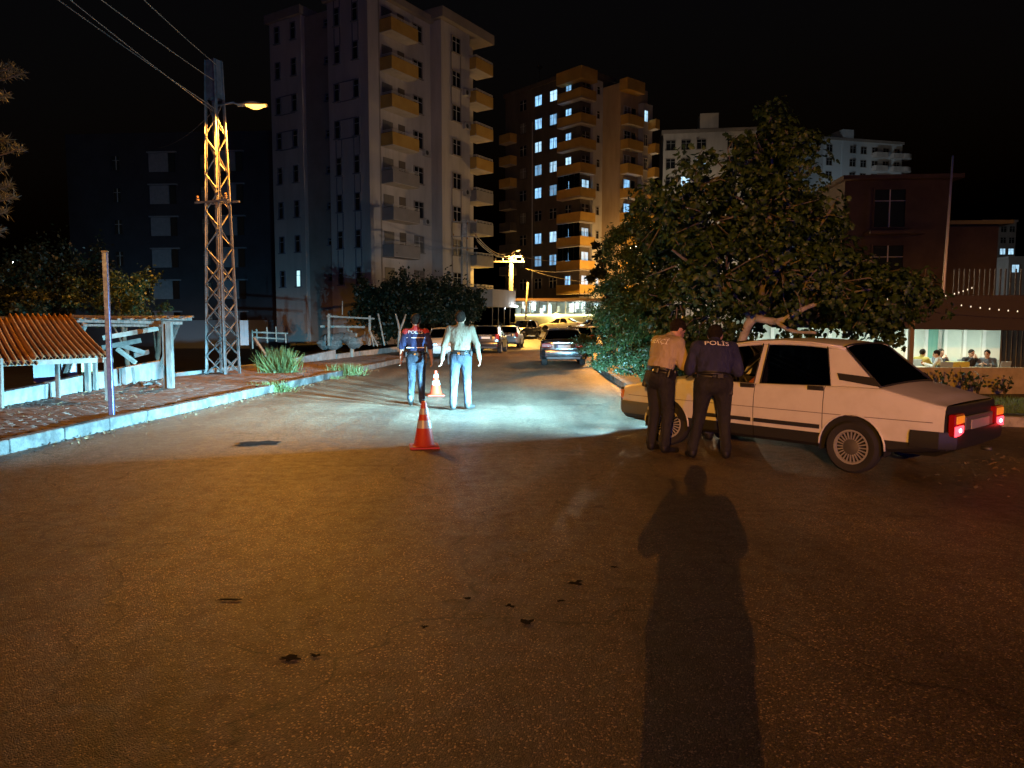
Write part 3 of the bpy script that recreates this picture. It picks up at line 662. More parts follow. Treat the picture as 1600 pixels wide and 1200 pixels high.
for i in range(12):
    x = -sw_ / 2 + sw_ * (i + .5) / 12
    b = MB(); b.bar((x - sw_ / 24, 0, zm), (x - sw_ / 24, 0, zt), .08); b.build('mullion', frame_w if i % 2 else dark_steel, sp)
    b = MB(); b.box((x, .05, (zm + zt) / 2), (sw_ / 12 - .1, .02, zt - zm)); b.build('shop_window', glass_mat('shop_glass', (.85, .9, .9)), sp)
    for j in range(3):
        b = MB(); w = random.uniform(.2, .5); h = random.uniform(.4, 1.1); b.box((x + random.uniform(-.3, .3), 1.2 + random.random(), zm + random.uniform(.3, zt - zm - .3)), (w, .1, h)); b.build('shop_display', shoplit[(i * 2 + j) % 4] if (i + j) % 3 else MAT['shop_back'], sp)
lamp_light(sp, (-2.5, 1., zt - .3), 40, (.8, .95, 1.), .3); lamp_light(sp, (2.5, 1., zt - .3), 40, (.85, 1., .9), .3)
lamp_light(sp, (0, -.6, zm - .1), 60, (1, .8, .3), .3)

# --- distant blocks on the right
def far_block(name, loc, rz, w, d, h, m_, label, rows, cols, lit_p, tower=None, sw=2.6):
    r = empty(name, loc, rz, label, 'building')
    block(r, (-w / 2, 0, -3), (w / 2, d, h), m_); block(r, (-w / 2 - .3, -.3, h + .002), (w / 2 + .3, d + .3, h + .6), plaster_d, 'roof')
    if tower: block(r, (tower[0], -.2, 0), (tower[1], 4, h + tower[2]), m_, 'stair_tower')
    for k in range(rows):
        for i in range(cols):
            x = -w / 2 + w * (i + .5) / cols
            if tower and tower[0] - 1 < x < tower[1] + 1:
                if i % 2: continue
            random_on = random.random() < lit_p
            window(r, (x, -.002 if not (tower and tower[0] < x < tower[1]) else -.202, h - 2 - 3.1 * k), X_, -Y_, 1.5, 1.6, cool2 if random_on else pane_d, plaster_d, 1)
    return r
V = at(1108, 215, 130)
far_block('far_apartment_block', (V.x, 130, rise(130)), R(-8), 15.5, 12, at(1108, 207, 130).z - rise(130), plaster, 'pale far apartment block with a square stair tower seen above the fig tree', 8, 6, .06, (-1.6, 1.5, 3.2))
V = at(1350, 215, 180); fb = far_block('far_white_block', (V.x, 180, rise(180)), R(14), 22, 14, at(1350, 222, 180).z - rise(180), mat('bluish_plaster', (.5, .56, .6), .85), 'white far apartment block with curved corner balconies above the brown house', 8, 7, .03, (-6, -3, 2.6))
for k in range(6):
    z = at(1350, 222, 180).z - rise(180) - 3.4 - 3.1 * k
    for x in (4.2, 9.2): balcony(fb, (x, -.004, z), X_, -Y_, 3.4, 1.4, plaster, rail=False, par=1.)
    b = MB(); b.lathe([(0, 0), (2.6, 0), (2.6, 1.), (2.45, 1.), (2.45, .2), (0, .2)], 24, Matrix.Translation((11.2, 1., z))); b.build('balcony', plaster, fb)
V = at(1562, 350, 210); far_block('far_lit_block', (V.x, 210, rise(210)), 0, 9.5, 8, at(1562, 347, 210).z - rise(210), plaster_d, 'small distant block with a few cool lit windows past the brown house', 7, 4, .3)
V = at(1590, 420, 160); far_block('far_low_block', (V.x + 1, 160, rise(160)), 0, 6, 8, at(1590, 405, 160).z - rise(160), plaster_d, 'low dark far building with a bright bluish window', 1, 2, 1.)
# --- dark block behind the gardens on the left
Dk = empty('dark_apartment_block', (-31, 70, -.6), R(-4), 'dark slate apartment block with pale shuttered balconies behind the lattice pylon', 'building')
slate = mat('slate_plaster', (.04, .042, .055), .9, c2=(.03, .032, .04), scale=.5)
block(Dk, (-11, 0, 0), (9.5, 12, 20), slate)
shut = mat('pale_shutter', (.26, .28, .31), .8, c2=(.2, .22, .25), scale=3)
for k in range(6):
    z = 2.5 + 2.95 * k
    for x, w in ((-1.6, 2.6), (4.9, 2.5)):
        b = MB(); b.span((x - w / 2, -.12, z - .85), (x + w / 2 - .75, -.004, z + .85)); b.build('shutter', shut, Dk)
        b = MB(); b.span((x + w / 2 - .7, -.1, z - .85), (x + w / 2 - .1, -.004, z + .85)); b.build('pane', pane_d, Dk)
        b = MB(); b.span((x - w / 2 - .1, -.3, z + .86), (x + w / 2 + .1, -.002, z + .98)); b.build('lintel', shut, Dk)
    for x in (-6.1, 2.4): window(Dk, (x, -.002, z), X_, -Y_, .7, 1.3, pane_c if x > 0 or k == 0 else pane_d, slate, 1)
block(Dk, (-.2, -2.2, 0), (9, -.002, 2.6), mat('slate_paint', (.16, .2, .24), .8), 'ground_floor')
for x, s in ((-10.6, 4), (-8.5, 2)): pass
# --- brown house behind the fig tree
BH = at(1320, 300, 38); hx = at(1478, 300, 38).x
house_m = mat('brown_render', (.085, .062, .042), .9, c2=(.055, .04, .028), scale=.8, bump=.2)
Hs = empty('brown_house', (BH.x, 38, -.4), R(-5), 'plain brown rendered house with a flat roof behind the fig tree', 'house')
hw = hx - BH.x; hh = at(1400, 283, 38).z + .4
block(Hs, (0, 0, 0), (hw, 8, hh), house_m); block(Hs, (-.25, -.5, hh + .002), (hw + .4, 8.3, hh + .2), house_m, 'roof'); block(Hs, (hw + .002, .8, 0), (hw + 2.8, 8, hh - 2.2), house_m, 'annex')
block(Hs, (hw - .2, .2, hh - 2.19), (hw + 3.2, 8.2, hh - 2.0), dark_steel, 'annex_roof')
for x, z, w, h in ((2.2, hh - 1.4, 1.5, 1.9), (2.2, hh - 4.2, 1.5, 1.9), (.9, hh - 4.3, .8, 1.2)): window(Hs, (x, -.002, z), X_, -Y_, w, h, pane_d, house_m, 1)
block(Hs, (1.0, -.9, hh - 2.75), (3.7, -.002, hh - 2.6), house_m, 'balcony_slab')
# --- poles
def round_pole(name, base, top_, r0, r1, m_, label, cat='pole'):
    base = Vector(base); o = empty(name, base, 0, label, cat); b = MB(); b.tube([(0, 0, -.2), (Vector(top_) - base) * .5, Vector(top_) - base], [r0, (r0 + r1) / 2, r1], 10); b.build('shaft', m_, o, smooth='all'); return o
conc = mat('pole_concrete', (.38, .36, .3), .85, c2=(.28, .26, .22), scale=3, bump=.2)
sp0 = at(797, 505, 78); sp0.z = rise(78)
lp = round_pole('street_light_pole', sp0, at(799, 398, 78), .3, .2, conc, 'thick concrete utility pole with a bright yellow street lamp by the shop', 'utility pole')
for z, half in ((7.2, 1.9), (7.6, 1.5)):
    z = at(800, 409 if half > 1.6 else 401, 78).z - sp0.z; b = MB(); b.bar((-half, -.2, z), (half * .8, -.2, z), .14); b.build('crossarm', steel, lp)
    for x in (-half * .8, -half * .4, half * .3, half * .7):
        b = MB(); b.lathe([(0, 0), (.06, 0), (.09, .08), (.06, .14), (.1, .2), (0, .3)], 8, Matrix.Translation((x, -.2, z + .07))); b.build('insulator', frame_w, lp, smooth=True)
tl = at(806, 393, 77.2) - sp0
b = MB(); b.tube([(0.1, -.2, tl.z - .5), (tl.x * .6, tl.y * .6, tl.z + .1), tl], .05, 8); b.build('lamp_arm', steel, lp, smooth='all')
lamp_head(lp, tl, (.6, -.8, .1), 4600, (1., .52, .08), 1.2, R(150), lens=emit('yellow_lens', (1., .6, .13), 2))
sp1 = at(820, 498, 77); sp1.z = rise(77); o = round_pole('slim_pole', sp1, at(825, 441, 77), .11, .09, conc, 'short slim leaning pole in front of the lit shop')
sp2 = at(803, 500, 82); sp2.z = rise(82)
pq = ground(726, 530); pq = Vector((at(726, 440, 54).x, 54, 0))
t54 = at(726, 344, 54).z; py2, _ = pylon('transformer_pylon', pq, R(10), t54, .55, .3, 'dark slim lattice pylon with three crossarms in front of the white tower', 12, arms=((.985, .9), (.87, .95), (.78, .95)))
for i, (a, b_) in enumerate([((745, 376, 54), (793, 400, 78)), ((738, 360, 54), (790, 398, 78)), ((742, 370, 54), (800, 404, 78))]):
    cable(at(*a), at(*b_), .5, ('lower cable spanning from the slim pylon to the street-lamp pole', 'upper cable spanning from the slim pylon to the street-lamp pole', 'middle cable spanning from the slim pylon to the street-lamp pole')[i], .03)
for i, (a, b_) in enumerate([((800, 396, 78), (880, 408, 80)), ((823, 420, 78), (915, 440, 82)), ((826, 421, 78), (905, 422, 84))]):
    cable(at(*a), at(*b_), .25, ('cable leaving the street-lamp pole towards the ochre balconies', 'lowest slack cable crossing in front of the brown tower', 'slack cable crossing just above the lowest one at the brown tower')[i], .03)
mp = at(1470, 470, 26); mp.z = -.4
fp = round_pole('metal_mast', mp, at(1489, 243, 26), .07, .03, mat('bright_metal', (.6, .6, .58), .45, .4), 'thin shiny metal mast leaning beside the brown house', 'mast')
# street lamps hidden behind the trees and behind the viewer
def street_lamp(base, H, dirx, watts, label, color=SODIUM, spot=None):
    r = round_pole('street_lamp', base, Vector(base) + Vector((0, 0, H - .3)), .1, .06, steel, label, 'street lamp'); d = Vector(dirx).normalized()
    b = MB(); b.tube([(0, 0, H - .35), d * .5 + Vector((0, 0, H)), d * 1.3 + Vector((0, 0, H + .12))], .035, 8); b.build('lamp_arm', steel, r, smooth='all')
    lamp_head(r, d * 1.25 + Vector((0, 0, H + .1)), d + Vector((0, 0, .08)), watts, color, spot=spot); return r
street_lamp((8.9, 46, .1), 6.2, (-1, .2, 0), 620, 'street lamp standing behind the feathery tree beside the parked cars', (1., .72, .48))
street_lamp((7.9, 34, .1), 5.1, (-1, .1, 0), 2600, 'added street lamp behind the feathery tree brightening the road near the graphite saloon', spot=R(150))  # added lamp, out of sight, to brighten the far stretch of road
street_lamp((14.3, 80, rise(80)), 5.6, (-.7, .7, 0), 1500, 'street lamp lighting the ochre side wall behind the trees', (1., .56, .17))
street_lamp((-11., -38.9, .1), 9.7, (1, 0, 0), 25000, 'street lamp behind the photographer at the junction', spot=R(176))
street_lamp((30, 25, -.2), 8, (-.6, .8, 0), 120, 'street lamp past the cafe lighting the brown house')
street_lamp((62, 150, rise(150)), 9, (1, .3, 0), 3800, 'cool white street lamp behind the brown house', (.7, .88, 1.))
street_lamp((27, 112, rise(112)), 9, (1, .6, 0), 2800, 'warm white street lamp below the pale far block', (1., .8, .55))
# ------------------------------------------------------------------ cars
def paint(name, c, rough=.3, c2=None): return mat(name, c, rough, 0, c2=c2, scale=1.5, coat=.35, spec=.5)
rubber = mat('tyre_rubber', (.018, .017, .016), .85); plast = mat('black_plastic', (.02, .02, .02), .5); chrome = mat('chrome', (.7, .7, .7), .15, 1.)
alloy = mat('wheel_silver', (.42, .41, .4), .4, .5); inner = mat('car_interior', (.02, .02, .022), .8); grime = mat('underbody', (.01, .01, .01), .9)
car_glass = glass_mat('car_glass', (.16, .18, .18), .02, .1); tint_glass = glass_mat('tinted_glass', (.03, .03, .035), .03, .15); clear_glass = glass_mat('clear_car_glass', (.8, .85, .85), .02, .05)
red_off = mat('red_lens', (.3, .005, .005), .35, spec=.3); amber_off = mat('amber_lens', (.5, .17, .01), .2, coat=.5); clear_lens = mat('clear_lens', (.5, .5, .5), .08, .5)
plate_m = mat('number_plate', (.62, .62, .6), .4)
def wheel(parent, x, side, y, r, rim, kind='slots', steer=0.):
    e = empty('wheel', (x, side * y, r)); e.parent = parent; e.rotation_euler = (0, 0, steer)
    # axis along y, outer face towards side
    M = Matrix.Rotation(-side * math.pi / 2, 4, 'X'); w = .165 if r < .3 else .2
    b = MB(); rr = rim
    b.lathe([(rr, -w / 2), (rr + .02, -w / 2 - .004), (r - .03, -w / 2 - .01), (r - .006, -w / 2 + .02), (r, -w / 4), (r, w / 4), (r - .006, w / 2 - .02), (r - .03, w / 2 + .01), (rr + .02, w / 2 + .004), (rr, w / 2 - .01)], 40, M); b.build('tyre', rubber, e, smooth=True)
    b = MB(); b.lathe([(rr + .004, w / 2 - .03), (rr + .006, w / 2 - .004), (rr - .012, w / 2 - .004), (rr - .02, w / 2 - .03), (.0, w / 2 - .045)], 40, M, m=[0, 0, 0, 1])
    if kind == 'slots':
        hc = MB(); hc.lathe([(rr * .5, w / 2 - .04), (rr * .48, w / 2 - .010), (rr * .25, w / 2 + .004), (0, w / 2 + .008)], 32, M); hc.build('hub_cover', mat('hub_grey', (.09, .085, .08), .5, .3), e, smooth=True)
        for k in range(24):
            a = 2 * math.pi * k / 24; d = Vector((math.cos(a), math.sin(a), 0)); b.bar(M @ (d * rr * .46 + Vector((0, 0, w / 2 - .014))), M @ (d * (rr - .008) + Vector((0, 0, w / 2 - .014))), .013, .012)
    else:
        for k in range(5):
            a = 2 * math.pi * k / 5; d = Vector((math.cos(a), math.sin(a), 0)); b.bar(M @ (d * .03 + Vector((0, 0, w / 2 - .01))), M @ (d * (rr - .008) + Vector((0, 0, w / 2 - .02))), .05, .02)
        b.lathe([(.06, w / 2 - .03), (.055, w / 2 + .002), (0, w / 2 + .004)], 20, M)
    b.build('rim', [alloy, grime], e, smooth=True)
    b = MB(); b.lathe([(rr - .005, w / 2 - .06), (0, w / 2 - .06)], 24, M); b.build('brake_disc', grime, e)
    return e

def make_car(name, label, loc, heading, sp, group=None):
    """sp: profile dictionary. x forward, y left, z up; origin on the ground midway between the axles"""
    C = empty(name, loc, heading, label, 'car', group)
    P = sp['paint']; Lr, Lf = sp['rear'], sp['front']; bl = sp.get('black', .0)
    top = lambda x: interp(x, sp['top']); bot = lambda x: interp(x, sp['bot']); hw = lambda x: interp(x, sp['half'])
    wb = sp['axle']; wr = sp['wheel_r']; ar = sp.get('arch', wr + .055)
    det = sp.get('detail', 1.)
    def sec(x):
        w, zt, zb = hw(x), top(x), bot(x); bz = bl if bl > zb + .02 else zb + .12
        cr_ = zb + (zt - zb) * .56
        return [(w * .90, zb), (w * .965, zb + .04), (w * .985, bz), (w * .985, bz + .001), (w * .997, (bz + cr_) / 2), (w * 1., cr_), (w * .99, cr_ + (zt - cr_) * .45), (w * .965, zt - .035), (w * .94, zt - .008), (w * .90, zt)]
    def sidept(x, v, s):
        q = sec(x); f = v * (len(q) - 1); i = min(int(f), len(q) - 2); t = f - i
        return Vector((x, s * (q[i][0] + (q[i + 1][0] - q[i][0]) * t), q[i][1] + (q[i + 1][1] - q[i][1]) * t))
    NV = 27
    def arch_fix(p):
        for ax in (wb, -wb):
            dx, dz = p.x - ax, p.z - wr
            if math.hypot(dx, dz) < ar and p.z > -.1:
                return ax
        return None
    def side_panel(x0, x1, s, nm, parent, gap=0.004, rows=(0, NV)):
        b = MB(); n = max(2, int((x1 - x0 - 2 * gap) / (.035 / det)))
        xs = [x0 + gap + (x1 - x0 - 2 * gap) * i / n for i in range(n + 1)]
        G = [[sidept(x, j / NV, s) for j in range(rows[0], rows[1] + 1)] for x in xs]
        inside = [[arch_fix(p) for p in c] for c in G]
        b.v = []
        for i in range(n + 1):
            for j in range(len(G[0])):
                p = G[i][j].copy(); ax = inside[i][j]
                if ax is not None:
                    dx, dz = p.x - ax, p.z - wr; l = max(1e-4, math.hypot(dx, dz)); p.x = ax + dx / l * ar; p.z = wr + dz / l * ar
                b.v.append(tuple(p))
        m_ = len(G[0])
        for i in range(n):
            for j in range(m_ - 1):
                ins = [inside[a][c] is not None for a, c in ((i, j), (i + 1, j), (i + 1, j + 1), (i, j + 1))]
                if all(ins): continue
                q = (i * m_ + j, (i + 1) * m_ + j, (i + 1) * m_ + j + 1, i * m_ + j + 1)
                b.f.append(q if s < 0 else q[::-1]); b.m.append(1 if bl and j + rows[0] < 6 else 0)
        return b.build(nm, [P, plast], parent, smooth=True, fix=False)
    xr0, xr1 = Lr, Lf
    cowl, rgl = sp['cowl'], sp['rglass']      # x of windscreen base and rear-window base
    doors = sp['doors']                       # list of x boundaries, front to back
    for s in (1, -1):
        side_panel(doors[0], xr1, s, 'front_wing', C)
        side_panel(xr0, doors[-1], s, 'rear_quarter', C)
        for i in range(len(doors) - 1):
            d = side_panel(doors[i + 1], doors[i], s, 'front_door' if i == 0 else 'rear_door', C)
            x = doors[i + 1] + sp.get('handle', .14); p = sidept(x, .80, s)
            b = MB(); b.box(p + Vector((0, s * .016, 0)), (.15, .026, .028)); b.box(p + Vector((0, s * .004, 0)), (.19, .012, .05)); b.build('handle', sp.get('handle_m', plast), d, bevel=.004)
            if sp.get('rub'):
                z = sp['rub']; b = MB(); xa, xb = doors[i + 1] + .02, doors[i] - .02
                b.grid(6, 1, lambda u, v: Vector((xa + (xb - xa) * u, s * (hw(xa + (xb - xa) * u) * 1.002 + .012), z + .045 * (v - .5)))); b.grid(6, 1, lambda u, v: Vector((xa + (xb - xa) * u, s * (hw(xa + (xb - xa) * u) * .985 + .027 * v), z + .0225))); b.build('rub_strip', plast, d, fix=False)
    # inner liner that shows in the shut lines and arches
    b = MB()
    for s in (1, -1): b.grid(24, 5, lambda u, v: (lambda p: Vector((p.x, p.y - s * .03, p.z)))(sidept(xr0 + .02 + (xr1 - xr0 - .04) * u, v * .97, s)))
    b.grid(12, 1, lambda u, v: Vector((xr0 + .1 + (xr1 - xr0 - .2) * u, (v - .5) * 1.3, bot(0) + .03)))
    b.build('underbody', grime, C, fix=False)
    for ax in (wb, -wb):
        for s in (1, -1):
            b = MB(); b.grid(18, 1, lambda u, v: Vector((ax + math.cos(math.pi * (1.12 * u - .06)) * (ar + .004 - .02 * (v < .5)), s * (hw(ax) * .99 + (.008 if v > .5 else -.22)), wr + math.sin(math.pi * (1.12 * u - .06)) * (ar + .004))))
            b.build('wheel_arch', grime, C, fix=False)
            b = MB(); b.tube([(ax + math.cos(math.pi * t) * (ar + .006), s * hw(ax) * .995, wr + math.sin(math.pi * t) * (ar + .006)) for t in [i / 16 for i in range(17)]], .011, 6); b.build('arch_lip', P, C, smooth='all')
    # bonnet and boot lid (top surface), with shut lines
    def deck(x0, x1, nm, crown=.035, lid=.86):
        b = MB()
        b.grid(16, 12, lambda u, v: (lambda x, t: Vector((x, t * hw(x) * .90, top(x) + crown * (1 - t * t) * min(1, max(0, min(x - xr0, xr1 - x)) / .25 + .2))))(x0 + (x1 - x0) * u, 2 * v - 1))
        return b.build(nm, sp.get('deck_paint', P), C, smooth=True)
    deck(cowl - .02, xr1 - .015, 'bonnet')
    if rgl - xr0 > .25: deck(xr0 + .015, rgl + .02, 'boot_lid')
    # end caps
    for x, d, nm in ((xr0, -1, 'rear_panel'), (xr1, 1, 'front_panel')):
        b = MB(); q = sec(x); n = len(q)
        def cap(u, v):
            f = v * (n - 1); i = min(int(f), n - 2); t = f - i; y = q[i][0] + (q[i + 1][0] - q[i][0]) * t; z = q[i][1] + (q[i + 1][1] - q[i][1]) * t
            return Vector((x + d * .05 * (1 - (2 * u - 1) ** 4) * math.sin(math.pi * min(1, .15 + .7 * v)), (2 * u - 1) * y, z))
        b.grid(16, 18, cap); b.build(nm, sp.get('rear_paint', P) if d < 0 else P, C, smooth=True)
    # ---- greenhouse
    zr = sp['roof_z']; rw = sp['roof_w']; wt, rt = sp['wtop'], sp['rtop']       # x of roof front and rear
    roofz = lambda x: zr - sp.get('roof_drop', .05) * ((x - (wt + rt) / 2) / ((wt - rt) / 2)) ** 2
    def beltp(x, s): return Vector((x, s * hw(x) * .90, top(x) - .006))
    def roofp(x, s): return Vector((x, s * (rw if rt < x < wt else rw * .985), roofz(x) - .035))
    b = MB(); b.grid(18, 14, lambda u, v: (lambda x, t: Vector((x, t * (rw + .02), roofz(x) - .045 * abs(t) ** 3.2)))(rt - .02 + (wt - rt + .04) * u, 2 * v - 1))
    ro = b.build('roof', sp.get('roof_paint', P), C, smooth='all'); mo = ro.modifiers.new('t', 'SOLIDIFY'); mo.thickness = .03; mo.offset = -1
    pil = sp['pillars']   # list of (belt_a, belt_b, top_a, top_b) front to back, side pillars
    for s in (1, -1):
        for k, (ba, bb, ta, tb) in enumerate(pil):
            b = MB(); poly = [beltp(ba, s), beltp(bb, s), roofp(tb, s), roofp(ta, s)]
            b.prism(poly, (0, -s * .045, 0)); b.build('pillar', P if (k in (0, len(pil) - 1) or not sp.get('dark_b')) else plast, C)
        b = MB(); b.tube([roofp(wt - .01, s) + Vector((0, s * .012, 0))] + [roofp(wt + (rt - wt) * t, s) + Vector((0, s * .012, .004)) for t in (.25, .5, .75)] + [roofp(rt + .01, s) + Vector((0, s * .012, 0))], .014, 6); b.build('drip_rail', P if not sp.get('dark_rail') else plast, C, smooth='all')
        for k in range(len(pil) - 1):
            a, c = pil[k], pil[k + 1]
            q = [beltp(a[1], s), beltp(c[0], s), roofp(c[2], s), roofp(a[3], s)]
            op = sp.get('open') and k == 0 and s in sp['open']
            if not op:
                b = MB(); off = Vector((0, -s * .012, 0)); b.prism([p + off for p in q], (0, -s * .006, 0)); b.build('side_window', sp.get('glass', car_glass), C)
            b = MB(); b.tube([p + Vector((0, s * .004, 0)) for p in q] + [q[0] + Vector((0, s * .004, 0))], .010, 5); b.build('window_seal', plast, C, smooth='all')
    def screen(x0, x1, nm, bulge, g):
        b = MB()
        def f(u, v):
            t = 2 * u - 1; lo = Vector((x0 + bulge * (1 - t * t), t * hw(x0) * .865, top(x0) + .012 + (.03 * (1 - t * t)))); hi = Vector((x1 + bulge * .5 * (1 - t * t), t * rw * .95, roofz(x1) - .028 * abs(t) ** 3))
            return lo.lerp(hi, v)
        b.grid(12, 6, f); o = b.build(nm, g, C, smooth='all')
        b = MB(); ring = [f(i / 12, 0) for i in range(13)] + [f(1, .5)] + [f(1 - i / 12, 1) for i in range(13)] + [f(0, .5), f(0, 0)]; b.tube(ring, .013, 5); b.build('screen_seal', plast, o, smooth='all')
    screen(cowl, wt, 'windscreen', .07, sp.get('front_glass', car_glass)); screen(rgl, rt, 'rear_window', -.05, sp.get('rear_glass', tint_glass))
    # interior
    b = MB(); b.span((rgl + .1, -.62, .3), (cowl - .1, .62, .36)); b.box((cowl - .22, 0, top(cowl) - .12), (.3, 1.25, .2)); b.span((rgl - .02, -.6, top(rgl) - .1), (rgl + .3, .6, top(rgl) - .05)); b.build('cabin_floor', inner, C)
    for y in (.34, -.34):
        b = MB(); b.box((.02, y, .46), (.5, .48, .2)); b.box((-.25, y, .78), (.14, .46, .6), Matrix.Rotation(R(-14), 3, 'Y')); b.box((-.34, y, 1.12), (.08, .22, .15)); b.build('seat', inner, C, bevel=.03)
    b = MB(); b.box((-.85, 0, .48), (.45, 1.2, .2)); b.box((-1.08, 0, .74), (.14, 1.2, .45), Matrix.Rotation(R(-16), 3, 'Y')); b.build('rear_seat', inner, C, bevel=.03)
    M = Matrix.Translation((.42, .36, .86)) @ Matrix.Rotation(R(-65), 4, 'Y'); b = MB(); b.tube([M @ Vector((.18 * math.cos(a), .18 * math.sin(a), 0)) for a in [2 * math.pi * i / 20 for i in range(21)]], .014, 6); b.bar(M @ Vector((-.17, 0, 0)), M @ Vector((.17, 0, 0)), .03); b.build('steering_wheel', plast, C, smooth='all')
    # bumpers
    def bumper(x, d, z, h, nm, m_, wrap=.5, t=.09):
        b = MB(); w = hw(x) + .015
        pts = [Vector((x - d * wrap, w * 1.01, z)), Vector((x - d * .04, w, z)), Vector((x + d * .06, w - .10, z))]
        pts += [Vector((x + d * (.06 + .03 * (1 - k * k)), k * (w - .1), z)) for k in (.5, 0, -.5)] + [Vector((p.x, -p.y, p.z)) for p in pts[::-1]]
        prof = [(-t / 2, -h / 2), (t * .3, -h / 2), (t / 2, -h * .25), (t / 2, h * .3), (t * .35, h / 2), (-t / 2, h / 2)]; n = len(prof)
        for i, p in enumerate(pts):
            tg = (pts[min(i + 1, len(pts) - 1)] - pts[max(i - 1, 0)]).normalized(); nrm = Vector((tg.y, -tg.x, 0)) * (-d)
            if nrm.dot(Vector((d, 0, 0))) < -.01 or (abs(nrm.x) < .3 and nrm.y * p.y < 0): nrm = -nrm
            for a, c in prof: b.v.append(tuple(p + nrm * a + Vector((0, 0, c))))
        for i in range(len(pts) - 1):
            for k in range(n): b.f.append((i * n + k, i * n + (k + 1) % n, (i + 1) * n + (k + 1) % n, (i + 1) * n + k)); b.m.append(0)
        b.f += [tuple(range(n)), tuple((len(pts) - 1) * n + k for k in range(n))]; b.m += [0, 0]
        return b.build(nm, m_, C, smooth=True)
    bumper(xr0, -1, *sp['rbump'], 'rear_bumper', sp.get('bump_m', plast), sp.get('rwrap', .5), sp.get('rthick', .09)); bumper(xr1, 1, *sp['fbump'], 'front_bumper', sp.get('fbump_m', sp.get('bump_m', plast)))
    # wheels
    for s in (1, -1):
        wheel(C, wb, s, sp['track'], wr, sp['rim'], sp.get('wheel', 'five'), sp.get('steer', 0)); wheel(C, -wb, s, sp['track'], wr, sp['rim'], sp.get('wheel', 'five'))
        # mirrors
        p = beltp(doors[0] - .12, s); b = MB(); b.box(p + Vector((.02, s * .14, .09)), (.08, .17, .12)); b.bar(p + Vector((0, 0, .02)), p + Vector((.02, s * .08, .08)), .04); b.build('wing_mirror', sp.get('mirror_m', plast), C, bevel=.02)
    return C, dict(sidept=sidept, hw=hw, top=top, beltp=beltp, roofp=roofp)
def lampbox(parent, nm, c, d, m_, bevel=.012): b = MB(); b.box(c, d); return b.build(nm, m_, parent, bevel=bevel)

# ---- white saloon being checked
white = mat('white_car_paint', (.6, .6, .595), .38, 0, c2=(.46, .45, .43), scale=2.2, coat=.3, spec=.4, contrast=(.45, .85), detail=8.)
R12 = dict(paint=white, rear=-2.10, front=2.02, axle=1.22, wheel_r=.285, arch=.345, rim=.18, track=.655 + .06, black=.40, detail=1.3,
    top=[(-2.10, .785), (-2.0, .80), (-1.5, .925), (-1.1, .925), (0, .895), (.9, .90), (1.4, .85), (1.9, .765), (2.02, .735)],
    bot=[(-2.10, .34), (-1.6, .27), (-.9, .24), (.9, .24), (1.6, .27), (2.02, .3)], half=[(-2.10, .73), (-1.9, .765), (-1.2, .80), (0, .81), (1.0, .80), (1.7, .77), (2.02, .73)],
    cowl=.98, rglass=-1.46, wtop=.40, rtop=-1.0, roof_z=1.425, roof_w=.56, roof_drop=.05, doors=[.78, -.06, -.90],
    pillars=[(.97, .80, .40, .33), (-.02, -.10, -.04, -.11), (-.95, -1.46, -.82, -.99)], rub=.47, rwrap=.3, rthick=.07, steer=R(16), handle=.10,
    rbump=(.45, .17), fbump=(.45, .17), open=(1, -1), glass=tint_glass, wheel='slots', handle_m=plast, rear_paint=plast, front_glass=clear_glass, fbump_m=mat('grey_bumper', (.1, .11, .12), .5))
CAR_T = R(130.5); car_loc = Vector((3.42, 9.21, .012))
car, cf = make_car('white_saloon_car', 'boxy white saloon car with steered front wheels stopped beside two officers', car_loc, CAR_T, R12)
sidept = cf['sidept']
for s in (1, -1):
    # pinstripe, C-pillar vent, headlamps, tail lamps
    b = MB(); b.grid(40, 1, lambda u, v: (lambda p: p + Vector((0, s * .003, 0)))(Vector((-2.0 + 3.9 * u, s * cf['hw'](-2.0 + 3.9 * u) * 1.0, .617 + .007 * v))))
    b.build('pinstripe', mat('grey_stripe', (.12, .1, .09), .6), car, fix=False)
    q = []
    for x, t in ((-1.03, .16), (-1.47, .04), (-1.39, .26), (-.99, .32)):
        a, c = cf['beltp'](x, s), cf['roofp'](max(-.99, x + .25), s); q.append(Vector((x, a.y + (c.y - a.y) * t + s * .008, a.z + (c.z - a.z) * t)))
    b = MB(); b.prism(q, (0, -s * .01, 0)); b.build('pillar_vent', plast, car)
    lampbox(car, 'headlamp_bezel', (2.045, s * .54, .62), (.05, .36, .19), plast)
    h = lampbox(car, 'headlamp', (2.07, s * .54, .62), (.04, .30, .14), emit('headlamp_lens', (.8, .93, 1.), 12))
    lampbox(car, 'side_lamp', (2.03, s * .71, .62), (.06, .05, .13), amber_off)
    beam_profile(lamp_light(car, (2.12, s * .54, .60), 14000, (.28, .72, 1.), .05, 'SPOT', (R(86), 0, R(-79)), R(126), .3), .15, .012)
    tl_ = lampbox(car, 'tail_lamp', (-2.155, s * .585, .60), (.07, .25, .22), red_off)
    glow = emit('brake_lamp_glow', (1., .035, .05), 1.5, (.4, .01, .01)); lampbox(tl_, 'lit_segment', (-2.18, s * .60, .545), (.035, .21, .10), glow, .006); lampbox(tl_, 'bulb', (-2.188, s * .60, .55), (.035, .05, .035), emit('tail_bulb', (1., .35, .4), 4), .006)
    lampbox(tl_, 'amber_segment', (-2.18, s * .585, .655), (.035, .21, .075), emit('indicator_amber', (1., .33, .03), .13, (.5, .17, .01)), .006)
    d = lamp_light(tl_, (-2.24, s * .6, .55), .2, (1., .03, .03), .05)
b = MB(); b.box((-2.17, 0, .585), (.02, .8, .17)); b.build('plate_panel', mat('grey_panel', (.1, .09, .09), .6), car, bevel=.01)
